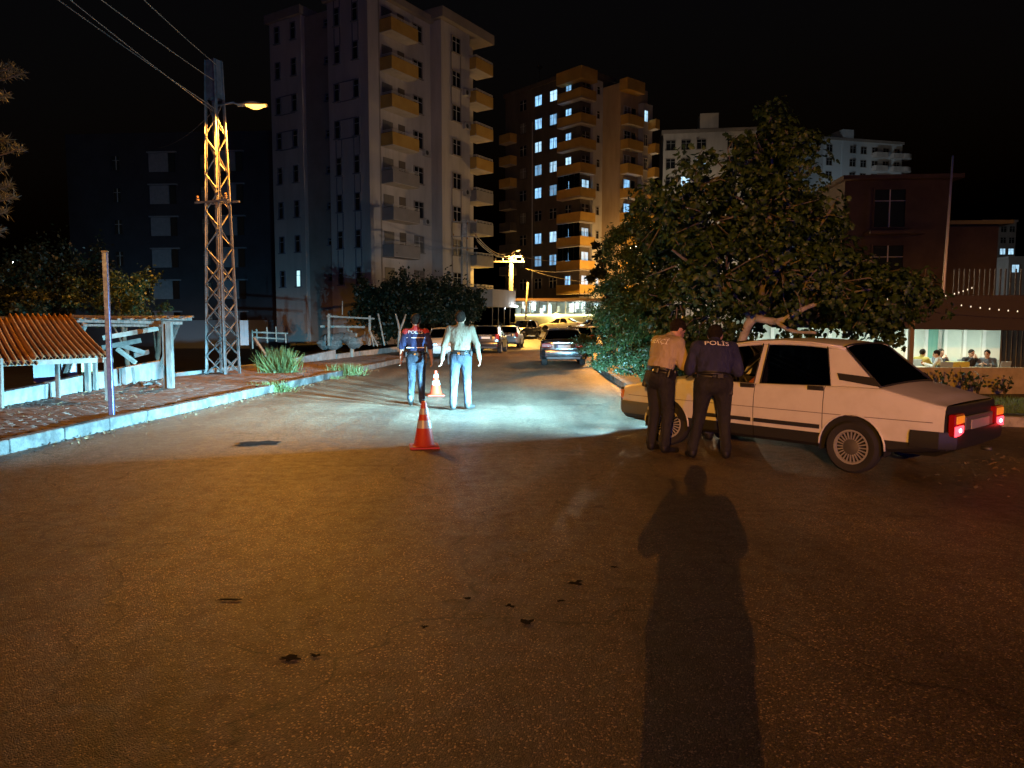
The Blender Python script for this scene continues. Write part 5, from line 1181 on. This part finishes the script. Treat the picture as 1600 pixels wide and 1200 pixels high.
def limb(parent, pts, r0, r1, m_, name='branch'):
    P = [Vector(q) for q in pts]; Q = []
    for i in range(len(P) - 1):       # crooked, knobbly wood rather than a pipe
        for k in range(4):
            t = k / 4; a, b_, c, d = P[max(i - 1, 0)], P[i], P[i + 1], P[min(i + 2, len(P) - 1)]
            Q.append(.5 * ((2 * b_) + (c - a) * t + (2 * a - 5 * b_ + 4 * c - d) * t * t + (3 * b_ - a - 3 * c + d) * t ** 3) + noise.noise_vector(b_.lerp(c, t) * 3.) * r0 * .35)
    Q.append(P[-1]); n = len(Q); b = MB(); b.tube(Q, [(r0 + (r1 - r0) * i / (n - 1)) * (1 + .22 * noise.noise(Q[i] * 7.)) for i in range(n)], 9); return b.build(name, m_, parent, smooth='all')
# ---- fig tree over the car
T = empty('fig_tree', (4.05, 13.4, -.02), 0, 'big spreading fig tree with pale limbs and large lobed leaves behind the car', 'tree'); t0 = Vector(T.location)
def tp(px, py, Y): return at(px, py, Y) - t0
limb(T, [(0, 0, -.2), (.02, -.05, .5), tp(1166, 512, 13.2), tp(1185, 495, 13.1)], .10, .075, bark, 'trunk')
crown_c = []; ends = []
main = [([(1180, 497, 13.1), (1215, 503, 12.9), (1250, 485, 12.8), (1285, 472, 13.0)], .068, .035), ([(1210, 502, 12.9), (1240, 518, 12.7), (1275, 520, 12.4)], .045, .02), ([(1175, 500, 13.2), (1150, 470, 13.2), (1120, 440, 13.1), (1122, 410, 13.0), (1118, 385, 13)], .07, .035), ([(1122, 430, 13.1), (1095, 420, 12.9), (1070, 405, 12.7), (1050, 390, 12.6)], .04, .02),
        ([(1185, 490, 13.2), (1195, 430, 13.5), (1200, 350, 13.7), (1205, 270, 13.7), (1210, 200, 13.6)], .11, .03), ([(1195, 440, 13.4), (1250, 390, 13.4), (1290, 340, 13.2), (1310, 310, 13)], .07, .025), ([(1197, 400, 13.6), (1150, 340, 13.6), (1110, 300, 13.4), (1080, 280, 13.2)], .06, .02), ([(1200, 370, 13.6), (1235, 300, 13.8), (1255, 250, 13.8)], .05, .02), ([(1250, 485, 12.8), (1260, 440, 12.9), (1290, 410, 13)], .04, .02), ([(1285, 472, 13.0), (1340, 455, 13.0), (1400, 448, 13.1)], .04, .02), ([(1190, 495, 13.2), (1230, 450, 14.3), (1330, 400, 15), (1400, 430, 15.3)], .07, .03), ([(1185, 480, 13.3), (1140, 440, 14.2), (1080, 400, 14.8), (1050, 350, 15)], .07, .03)]
bark2 = mat('fig_bark_shaded', (.13, .115, .095), .85, c2=(.08, .07, .06), scale=6, bump=.5, bscale=20)  # darker copy of the bark: shade of upper limbs put into the colour
for i, (pts, r0, r1) in enumerate(main): limb(T, [tp(*q) for q in pts], r0 * (1 if i < 4 else .6), r1 * (1 if i < 4 else .6), bark if i < 2 else bark2)
# crown outline described by overlapping lumps (pixel centre, depth, radius)
lumps = [(1230, 215, 13.7, .5), (1182, 222, 13.6, .45), (1262, 218, 13.6, .3), (1150, 320, 14.3, .9), (1225, 320, 14.4, .8), (1060, 380, 14.2, .8), (1300, 425, 14.2, .6), (1180, 400, 14.4, 1.), (1150, 500, 14.4, .6), (1210, 455, 14.2, .7), (1205, 190, 13.6, .5), (1195, 245, 13.7, .75), (1250, 260, 13.6, .75), (1140, 270, 13.5, .8), (1085, 290, 13.3, .75), (1040, 340, 13.4, .75), (1010, 300, 13.6, .35), (1110, 340, 13.3, 1.0), (1190, 330, 13.4, 1.1), (1258, 345, 13.4, .85), (1318, 390, 13.2, .5), (1375, 425, 13.2, .6), (1440, 445, 13.3, .5), (1070, 410, 13.0, .8), (1130, 430, 12.9, .9), (1220, 420, 13.2, 1.1), (1300, 440, 13.1, .95), (1370, 460, 13.0, .8), (1060, 470, 13.2, .7), (1110, 490, 13.5, .7), (1180, 470, 13.9, .7), (1260, 500, 14.2, .6), (1330, 495, 13.6, .55), (1395, 490, 13.2, .5), (1390, 525, 13.4, .3), (1090, 540, 13.8, .6), (1140, 545, 14.2, .5), (1050, 520, 13.5, .55), (1230, 370, 14.8, 1.2), (1130, 380, 14.8, 1.2), (1330, 450, 14.9, .75), (1440, 470, 13.6, .5), (1350, 500, 14.6, .5), (1080, 560, 13.2, .4)]
places = []
for px, py_, Y, r in lumps:
    c = Vector(at(px, py_, Y)); tips = max(6, int(52 * r * r)); n_ = tips * 18
    tw = [Vector(rng.normal(size=3)).normalized() * r * (.55 + .45 * rng.random() ** .5) for _ in range(tips)]
    tw = [Vector((t.x, t.y, t.z * .85)) * (1.28 if rng.random() < .14 else 1.) for t in tw]
    for t in tw:
        e = c + t
        if rng.random() < .35: ends.append((c + t * .2, c + t * .98))
        tn = (t.normalized() + Vector((0, 0, .5))).normalized()
        for _ in range(n_ // tips):
            # leaves whorl round the shoot tip and droop outwards
            a_ = Vector(rng.normal(size=3)); a_ = (a_ - tn * a_.dot(tn)).normalized(); q = e - tn * abs(rng.normal()) * .12 + a_ * rng.uniform(.03, .13); dr = a_ + tn * rng.uniform(-.5, .5) - Vector((0, 0, rng.uniform(.1, .9))); out = (tn + a_ * .5 + Vector(rng.normal(size=3)) * .5).normalized()
            places.append((tuple(q - t0), tuple(out), tuple(dr), float(rng.uniform(.055, .14))))
places.sort(key=lambda p: p[0][1] - 2.2 * p[3])
lv, lf = leaf_mesh(LOBED)
me_leaf = bpy.data.meshes.new('leaf'); me_leaf.from_pydata(lv, [], lf); me_leaf.materials.append(leaf_mat('fig_leaf_single', (.02, .05, .01), (.04, .075, .016))); me_leaf.polygons.foreach_set('use_smooth', [True] * len(lf))
for i, (p, n_, d, s) in enumerate(places[:260]):
    n_ = Vector(n_).normalized(); d = Vector(d); d = (d - n_ * d.dot(n_)).normalized(); x = d.cross(n_)
    M = Matrix((x, d, n_)).transposed().to_4x4(); o = link('leaf', me_leaf, T); o.location = p; o.rotation_euler = M.to_euler(); o.scale = (s,) * 3
V, F = scatter(lv, lf, places[260:]); np_obj('crown', V, F, fig_leaf, T, 'stuff')
tw = MB()
for a, b_ in ends: tw.tube([a - t0, (a + b_) / 2 - t0 + Vector(rng.normal(size=3)) * .05, b_ - t0], [.016, .012, .006], 5)
tag(tw.build('twigs', bark2, T, smooth='all'), kind='stuff')
# ---- feathery tree at the corner
def cloud_tree(name, label, base, lumps, m_, size, dens, trunk_m, narrow=.3, cat='tree', droop=.3, group=None, trunk_top=None, sub=2.2):
    base = Vector(base); T = empty(name, base, 0, label, cat, group); pl = []
    for (px, py_, Y, r) in lumps:
        c = Vector(at(px, py_, Y)); k = max(4, int(16 * r ** 2))
        for _ in range(k):
            t = Vector(rng.normal(size=3)).normalized(); t = Vector((t.x, t.y, t.z * .9)) * r * (.45 + .55 * rng.random() ** .5); e = c + t; n_ = int(dens)
            ax_ = (t.normalized() + Vector((0, 0, .3)) + Vector(rng.normal(size=3)) * .4).normalized()
            for _ in range(n_):
                q = e + ax_ * rng.normal() * r * .28 + Vector(rng.normal(size=3)) * r * .12
                pl.append((tuple(q - base), tuple(Vector(rng.normal(size=3)) + Vector((0, -.3, .8))), tuple(ax_ + Vector(rng.normal(size=3)) * .6 - Vector((0, 0, droop))), float(size * rng.uniform(.6, 1.3))))
    lv = [(0, 0, 0), (narrow, .5, -.05), (0, 1, -.12), (-narrow, .5, -.05)]; V, F = scatter(lv, [(0, 1, 2, 3)], pl); np_obj('crown', V, F, m_, T, 'stuff')
    if trunk_top is None:
        c = sum((Vector(at(a, b_, y)) for a, b_, y, r in lumps), Vector()) / len(lumps); trunk_top = c
    tt = Vector(trunk_top) - base
    limb(T, [(0, 0, -.2), (.05, .02, tt.z * .3), tt * .7 + Vector((.05, 0, 0)), tt], .11, .04, trunk_m, 'trunk')
    for (px, py_, Y, r) in lumps[::2]: limb(T, [tt * .55, (tt * .6 + (at(px, py_, Y) - base)) / 2 - Vector((0, 0, .1)), at(px, py_, Y) - base], .04, .012, trunk_m)
    return T
cloud_tree('feathery_tree', 'feathery-leaved green tree at the pavement corner behind the person in tan', (4.3, 16.8, .1), [(975, 370, 16.8, .55), (1010, 390, 16.6, .75), (960, 420, 16.5, .6), (1000, 440, 16.2, .85), (955, 470, 16.3, .55), (990, 500, 16.0, .8), (1030, 470, 16.4, .7), (1030, 350, 17, .5), (970, 520, 16.4, .55), (1020, 530, 16.2, .6)], fine_leaf, .085, 800, bark_d, .15, droop=.5)
def bush(name, label, lumps, base, m_=bush_leaf, size=.05, dens=70, group=None, narrow=.32): return cloud_tree(name, label, base, lumps, m_, size, dens, bark_d, narrow, 'bush', .1, group)
bush('clipped_hedge', 'dense green hedge spilling over the corner pavement behind the tan officer', [(955, 545, 17.5, .45), (985, 560, 16.6, .5), (1015, 555, 15.8, .55), (1000, 585, 15.8, .4), (960, 570, 17.2, .38), (1040, 580, 15., .45), (930, 535, 20, .4), (1075, 580, 14.6, .45), (1090, 550, 14.6, .4)], (4., 16.5, .05), bush_leaf, .05, 900)
cloud_tree('thin_dark_tree', 'thin dark ragged tree standing against the ochre-lit wall', (4.6, 30, .1), [(938, 385, 30, .35), (945, 410, 30, .5), (935, 430, 30, .35), (950, 455, 30, .5), (960, 480, 30, .6)], dark_leaf, .16, 110, bark_d, .3)
bush('spiky_bush', 'small bush with pale pointed leaves below the lit shop by the parked cars', [(945, 505, 40, .5), (962, 510, 38, .5)], (5.4, 39, .1), leaf_mat('pale_leaf', (.14, .14, .07), (.25, .22, .12)), .12, 30)
# dark bushes in front of the tower
for i, (lab, L, bs) in enumerate([('tall dark bush in front of the white tower, next to the timber trestle', [(580, 470, 44, 1.1), (600, 500, 44, 1.3), (615, 470, 45, 1.2)], (-7.8, 44, -.4)), ('broad dark bush behind the walking person in the vest', [(640, 465, 45, 1.3), (660, 495, 44, 1.5), (625, 510, 43, 1.)], (-6., 44.5, -.3)), ('dark bush at the foot of the slim pylon', [(690, 470, 47, 1.3), (710, 490, 46, 1.3), (730, 470, 48, 1.)], (-3.9, 47, 0))]):
    cloud_tree('dark_bush', lab, bs, L, dark_leaf, .2, 170, bark_d, .35, 'bush', .1, 'dark bushes before the white tower')
# greenery behind the shelter
bush('garden_shrub', 'teal-lit leafy shrub rising behind the slatted pergola top', [(150, 455, 24, .9), (185, 470, 23, .8), (210, 455, 24, .7), (200, 490, 22.5, .5)], (-12.6, 24, -.8), bush_leaf, .10, 160)
bush('garden_shrub', 'low leafy creeper lying over the far end of the pergola top', [(236, 488, 21, .3), (262, 486, 21, .25)], (-10.3, 21, -.8), bush_leaf, .09, 30)
bush('garden_shrub', 'dark leafy tree mass behind the orange corrugated roof', [(30, 440, 26, 1.3), (80, 460, 25, 1.1), (110, 430, 27, 1.2), (10, 480, 24, .9), (60, 490, 23, .6)], (-16.4, 26, -.8), dark_leaf, .13, 150)
# pine boughs reaching in from the left
pine = empty('pine_tree', (-13.2, 15.2, -.6), 0, 'pine tree whose tufted bough tips reach in over the orange roof', 'tree'); pb = Vector(pine.location)
limb(pine, [(0, 0, -.2), (.1, 0, 3), (0, 0, 8)], .2, .08, bark_d, 'trunk'); npl = []
for (x0, y0, Y) in [(20, 105, 15), (36, 115, 15.2), (10, 150, 15), (12, 218, 15.2), (34, 232, 15), (8, 262, 14.6), (16, 290, 15), (22, 308, 15), (12, 330, 14.8), (2, 360, 15), (-30, 180, 15), (-40, 300, 15)]:
    e = at(x0, y0, Y) - pb; st = Vector((.1, 0, e.z - .5)); limb(pine, [st, (st + e) / 2 - Vector((0, 0, .15)), e], .035, .01, bark_d)
    for k in range(170):
        t = rng.random() ** .5; c = st.lerp(e, .75 + .25 * t); npl.append((tuple(c + Vector(rng.normal(size=3)) * .03), tuple(rng.normal(size=3)), tuple((e - st).normalized() * .8 + Vector(rng.normal(size=3)) * .8 + Vector((0, 0, .4))), float(rng.uniform(.10, .2))))
V, F = scatter([(0, 0, 0), (.035, .5, 0), (0, 1, 0), (-.035, .5, 0)], [(0, 1, 2, 3)], npl); np_obj('crown', V, F, needle_m, pine, 'stuff')
# grass tufts
def tuft(px, py_, w, h, n_, label, z=SW, d=None):
    g = ground(px, py_, z); o = empty('grass_tuft', g, 0, label, 'grass'); pl = []
    for _ in range(n_):
        a = rng.normal(size=2) * np.array([w, (d or w) * .6]) * .35; lean = a / max(w, .1) * .9
        pl.append(((a[0], a[1], -.02), (rng.normal(), rng.normal() - .6, .35), (lean[0] + rng.normal() * .22, lean[1] + rng.normal() * .22, 1.), h * rng.uniform(.4, 1.1)))
    V, F = scatter([(-.018, 0, 0), (.018, 0, 0), (.014, .45, .03), (0, 1, .14), (-.014, .45, .03)], [(0, 1, 2, 3, 4)], pl); np_obj('blades', V, F, grass_m, o, 'stuff'); return o
tuft(437, 582, .55, .78, 620, 'tall bright grass tuft growing out of the paving near the pylon')
tuft(428, 612, .5, .30, 420, 'low grass tuft at the kerb edge below the tall tuft', .02, .3)
tuft(541, 585, .7, .38, 520, 'round grass tuft overgrowing the kerb gap', .05, .8)
tuft(515, 592, .6, .15, 260, 'thin strip of short weeds along the kerb face', .02, .3)
tuft(660 / 3.5, 662, .16, .14, 40, 'tiny weed at the kerb beside the steel post', .03)
tuft(545, 556, 1.0, .22, 300, 'dry weeds round the forked stump', SW)
# litter leaves along the left kerb and behind the car
dry = mat('dry_leaf', (.2, .14, .07), .8, c2=(.12, .08, .04), scale=20)
def litter(n_, fn, nm):
    pl = []
    for _ in range(n_): 
        x, y, z = fn(); pl.append(((x, y, z), (rng.normal() * .35, rng.normal() * .35, 1), (rng.normal(), rng.normal(), 0), rng.uniform(.02, .075)))
    V, F = scatter([(0, 0, 0), (.3, .4, .12), (0, 1, .05), (-.3, .45, .1)], [(0, 1, 2, 3)], pl); return tag(np_obj(nm, V, F, dry), 'dry leaf litter', 'litter', None, 'stuff')
litter(700, lambda: (lambda Y: (lk(Y) + abs(rng.normal()) * .22 + .02, Y, .024))(rng.uniform(7, 26)), 'leaf_litter')
litter(320, lambda: (lambda a, b_: ((cm @ Vector((a, b_, 0))).x, (cm @ Vector((a, b_, 0))).y, .024))(rng.uniform(-3.6, -1.8), rng.normal() * .7 - .9), 'leaf_litter')
litter(240, lambda: (rng.uniform(-9, -7.2), rng.uniform(10, 19), SW + .012), 'leaf_litter')

# ------------------------------------------------------------------ cafe pavilion on the right
CY = 22.; FL = -.5
def cx(px, Y=CY): return at(px, 560, Y).x
cf_x0, cf_x1 = cx(1215), cx(1720)
K = empty('cafe_pavilion', (cf_x0, CY, FL), R(0), 'open cafe pavilion with pale panelled back wall and dark canopy', 'cafe'); wk = cf_x1 - cf_x0
def L(px, py_, Y): return at(px, py_, Y) - Vector(K.location)
pan = mat('pale_panel', (.62, .66, .6), .7, c2=(.55, .6, .55), scale=2); pan_w = mat('white_mullion', (.75, .75, .72), .5); low = mat('sand_wall', (.42, .34, .2), .85, c2=(.3, .25, .14), scale=3, bump=.2); roofm = mat('canopy_fabric', (.045, .035, .03), .9)
npan = 14
for i in range(npan):
    a, b_ = wk * i / npan, wk * (i + 1) / npan
    m_ = MB(); m_.span((a + .05, 4.5, .0), (b_ - .05, 4.56, 2.6)); m_.build('wall_panel', pan if i != 10 else mat('green_curtain', (.2, .4, .33), .8, c2=(.14, .32, .27), scale=8, stretch=(4, 1, .2)), K)
    m_ = MB(); m_.span((a - .06, 4.4, 0), (a + .06, 4.62, 2.6)); m_.build('mullion', pan_w, K)
block(K, (0, -.1, -.3), (wk, 5, .0), mat('cafe_floor', (.3, .28, .24), .7), 'floor')
zc_ = at(1500, 512, CY).z - FL
cn = MB(); cn.add([(-.3, -.3, zc_ + .05), (wk, -.3, zc_ - .08), (wk, 5, zc_ + 1.0), (-.3, 5, zc_ + 1.0)], [(0, 1, 2, 3)]); cn.add([(-.3, -.3, zc_ + .05), (wk, -.3, zc_ - .08), (wk, -.32, zc_ + .8), (-.3, -.32, zc_ + .8)], [(0, 1, 2, 3)])
cno = cn.build('canopy', roofm, K, fix=False); mo = cno.modifiers.new('t', 'SOLIDIFY'); mo.thickness = .04
block(K, (-.3, -.34, zc_ + .8), (wk, 5.2, zc_ + .95), roofm, 'roof')
wz = at(1500, 574, CY - .2).z - FL
block(K, (cx(1408) - cf_x0, -.3, -.3), (wk, -.12, wz), low, 'parapet')
for px in (1412, 1800): block(K, (cx(px) - cf_x0 - .06, -.42, 0), (cx(px) - cf_x0 + .06, -.302, zc_ + .6), mat('post_brown', (.2, .15, .08), .7), 'post')
tube_m = emit('fluorescent_tube', (.85, 1., .85), 6)
for i in range(4):
    x = wk * (i + .5) / 4; m_ = MB(); m_.box((x, 2.4, zc_ + .42), (1.2, .08, .06)); m_.build('tube_light', tube_m, K); lamp_light(K, (x, 2.4, zc_ + .35), 26, (.84, 1., .8), kind='AREA', size=(1.2, .15))
# people, tables and chairs in the cafe
chair_m = mat('grey_plastic', (.3, .34, .36), .5); crate_m = mat('yellow_crate', (.55, .45, .06), .5); table_m = mat('table_top', (.4, .3, .2), .5)
def cafe_chair(px, Y, rz, label):
    o = empty('cafe_chair', (cx(px, Y), Y, FL), rz, label, 'chair', 'cafe chairs')
    for x in (-.2, .2):
        for y in (-.2, .2): b = MB(); b.bar((x, y, 0), (x * .9, y * .9, .45), .035); b.build('leg', chair_m, o)
    b = MB(); b.span((-.22, -.22, .44), (.22, .22, .47)); b.build('seat', chair_m, o, bevel=.01); b = MB(); b.box((0, -.22, .72), (.44, .03, .5), Matrix.Rotation(R(10), 3, 'X')); b.build('backrest', chair_m, o, bevel=.01)
def cafe_table(px, Y, w, label):
    o = empty('cafe_table', (cx(px, Y), Y, FL), 0, label, 'table', 'cafe tables'); b = MB(); b.span((-w / 2, -.4, .72), (w / 2, .4, .75)); b.build('table_top', table_m, o, bevel=.006)
    for x in (-w / 2 + .05, w / 2 - .05):
        for y in (-.35, .35): b = MB(); b.bar((x, y, 0), (x, y, .72), .05); b.build('leg', table_m, o)
cafe_table(1485, 23.0, 1.3, 'cafe table with a yellow box on it'); cafe_table(1540, 23.2, 1.3, 'cafe table between the two men in dark clothes'); cafe_table(1435, 23.6, 1.0, 'cafe table beside the brown canopy post')
sit = dict(pelvis=(0, 0, .50), waist=(0, .02, .64), chest=(0, .05, .83), neck=(0, .07, 1.02), head=(0, .12, 1.17), shr=(.19, .06, .97), shl=(-.19, .06, .97), elr=(.27, .2, .76), ell=(-.27, .2, .76), wrr=(.1, .42, .84), wrl=(-.1, .42, .84), hpr=(.10, .05, .48), hpl=(-.10, .05, .48), knr=(.14, .46, .5), knl=(-.14, .46, .5), anr=(.14, .44, .1), anl=(-.14, .44, .1), tor=(.15, .6, .035), tol=(-.15, .6, .035))
def sitter(px, Y, rz, label, shirt, face=(0, 1, -.2), **kw):
    person('person', label, (cx(px, Y), Y, FL), rz, dict(sit, face=face, **kw), [skin_m, shirt, navy_p, hair_m, boot_m, belt_m, shirt, eye_m], h=.02, sleeves='long'); cafe_chair(px, Y + .02, rz, 'grey chair under the ' + label)
grey_s = cloth('grey_jacket', (.09, .10, .13), (.07, .08, .1)); white_s = cloth('white_shirt', (.6, .62, .62), (.5, .52, .52)); yel_s = cloth('mustard_shirt', (.4, .32, .08), (.32, .26, .06)); blk_s = cloth('black_jacket', (.03, .03, .035), (.02, .02, .025))
sitter(1467, 24.6, R(180), 'person in grey jacket resting chin on hands at the far table', grey_s, wrr=(.08, .3, .98), wrl=(-.08, .3, .98))
sitter(1514, 24.0, R(180), 'person in black jacket raising hands to the face', blk_s, wrr=(.06, .28, 1.02), wrl=(-.06, .28, 1.02))
sitter(1544, 23.6, R(130), 'person in dark jacket turned sideways at the table', grey_s)
sitter(1438, 24.2, R(-60), 'person in mustard shirt seen past the brown post', yel_s)
sitter(1470, 23.3, R(60), 'person in white shirt sitting with the back turned', white_s)
cafe_chair(1560, 22.9, R(20), 'empty grey chair pushed aside at the end of the parapet')
cafe_chair(1470, 22.6, R(10), 'empty bluish chair before the person in white')
b = MB(); b.span((-.28, -.18, 0), (.28, .18, .2)); yb = tag(b.build('yellow_box', crate_m, bevel=.01), 'yellow box standing on the cafe table', 'box'); yb.location = (cx(1496, 22.8), 22.8, FL + .752)
for i, (px, dy) in enumerate([(1508, .1), (1535, 0), (1553, .15)]):
    b = MB(); b.lathe([(0, 0), (.035, 0), (.04, .1), (.03, .12), (0, .12)], 12); o = tag(b.build('drinking_cup', cone_w, smooth=True), 'small white cup on the cafe table', 'cup', 'cups on the cafe tables'); o.location = (cx(px, 23.1), 23.1 + dy, FL + .752)
# plants before the parapet and lit lawn
for i, (px, h_) in enumerate([(1452, .6), (1478, .8), (1510, .9), (1530, .7), (1573, .6)]):
    g = Vector((cx(px, 20.9), 20.9, -.45)); o = empty('parapet_plant', g, 0, 'dark leafy plant growing in front of the cafe parapet', 'plant', 'plants before the cafe parapet'); pl = []
    for k in range(5):
        a = R(72 * k + 20 * i); tip_ = Vector((math.cos(a) * .2, math.sin(a) * .15, h_ * (.7 + .3 * rng.random()))); limb(o, [(0, 0, 0), tip_ * .5 + Vector((0, 0, .05)), tip_], .012, .005, bark_d, 'stem')
        for t in np.linspace(.3, 1, 9): pl.append((tuple(tip_ * t), tuple(rng.normal(size=3) + np.array([0, -.6, .5])), tuple(rng.normal(size=3)), rng.uniform(.08, .17)))
    V, F = scatter([(0, 0, 0), (.3, .5, -.05), (0, 1, -.1), (-.3, .5, -.05)], [(0, 1, 2, 3)], pl); np_obj('foliage', V, F, bush_leaf, o, 'stuff')
pl = []
for _ in range(9000):
    x, y = rng.uniform(9.3, 14), rng.uniform(15.5, 20.6); pl.append(((x, y, yard(x, y) - .01), (rng.normal(), rng.normal() - .5, .3), (rng.normal() * .3, rng.normal() * .3, 1), rng.uniform(.06, .14)))
V, F = scatter([(-.05, 0, 0), (.05, 0, 0), (0, 1, .1)], [(0, 1, 2)], pl); tag(np_obj('grass', V, F, grass_m), 'short green lawn in front of the cafe parapet', 'grass', None, 'stuff')
# strings of little lamps
bulb = emit('string_bulb', (1., .85, .6), .35)
def string(a, b_, n_, sag, label):
    a, b_ = Vector(a), Vector(b_); o = empty('string_lights', a, 0, label, 'string lights'); f = lambda t: a.lerp(b_, t) - Vector((0, 0, sag * 4 * t * (1 - t))) - a
    m_ = MB(); m_.tube([f(i / 16) for i in range(17)], .006, 4); m_.build('wire', plast, o, smooth='all')
    bm_ = MB(); bm_.lathe([(0, -.035), (.012, -.024), (.015, -.008), (.008, .01), (0, .014)], 8); me = bm_.mesh('bulb', bulb, smooth='all')
    for i in range(n_): q = link('bulb', me, o); q.location = f((i + .5) / n_)
string(at(1340, 457, 20), at(1522, 448, 21), 26, .28, 'drooping string of tiny warm lamps above the cafe canopy')
string(at(1480, 473, 20), at(1640, 488, 20.5), 11, .05, 'straighter string of lamps along the canopy edge')
# small far lights on the dark left
for i, (px, py_) in enumerate([(21, 410), (60, 446), (62, 450), (42, 437)]):
    b = MB(); b.lathe([(0, -.12), (.12, 0), (0, .12)], 8); o = tag(b.build('distant_lamp', emit('far_bulb', (.8, .9, 1.), 30), smooth='all'), 'tiny white lamp far off beyond the garden trees', 'lamp', 'far lamps beyond the garden'); o.location = at(px, py_, 120)
# fence bars on the right beyond the cafe
ff = empty('garden_fence', (cx(1500, 30), 30, -.4), 0, 'dark bar fence behind the cafe roof', 'fence'); fo = Vector(ff.location)
for i in range(16): b = MB(); p = at(1490 + i * 8, 455, 30) - fo; b.bar((p.x, 0, 0), (p.x, 0, at(1500, 420, 30).z + .4), .05); b.build('bar', dark_steel, ff)
b = MB(); b.bar((-.3, 0, 2.6), (4, 0, 2.6), .06); b.build('rail', dark_steel, ff)
# patrol car with blue roof lights behind the photographer
sp_ = saloon(whitep); PC, _f = make_car('patrol_car', 'white patrol car with a blue flashing light bar parked behind the photographer', (6.2, -13.5, .012), R(104), sp_); rear_kit(PC, sp_, _f, (.36, .16), .8, .64)
b = MB(); b.box((-.2, 0, 1.5), (.26, 1.1, .1)); lb = b.build('light_bar', emit('blue_beacon', (.1, .15, 1.), 5), PC, bevel=.02); lamp_light(PC, (-.2, 0, 1.72), 1000, (.11, .13, 1.), .2)
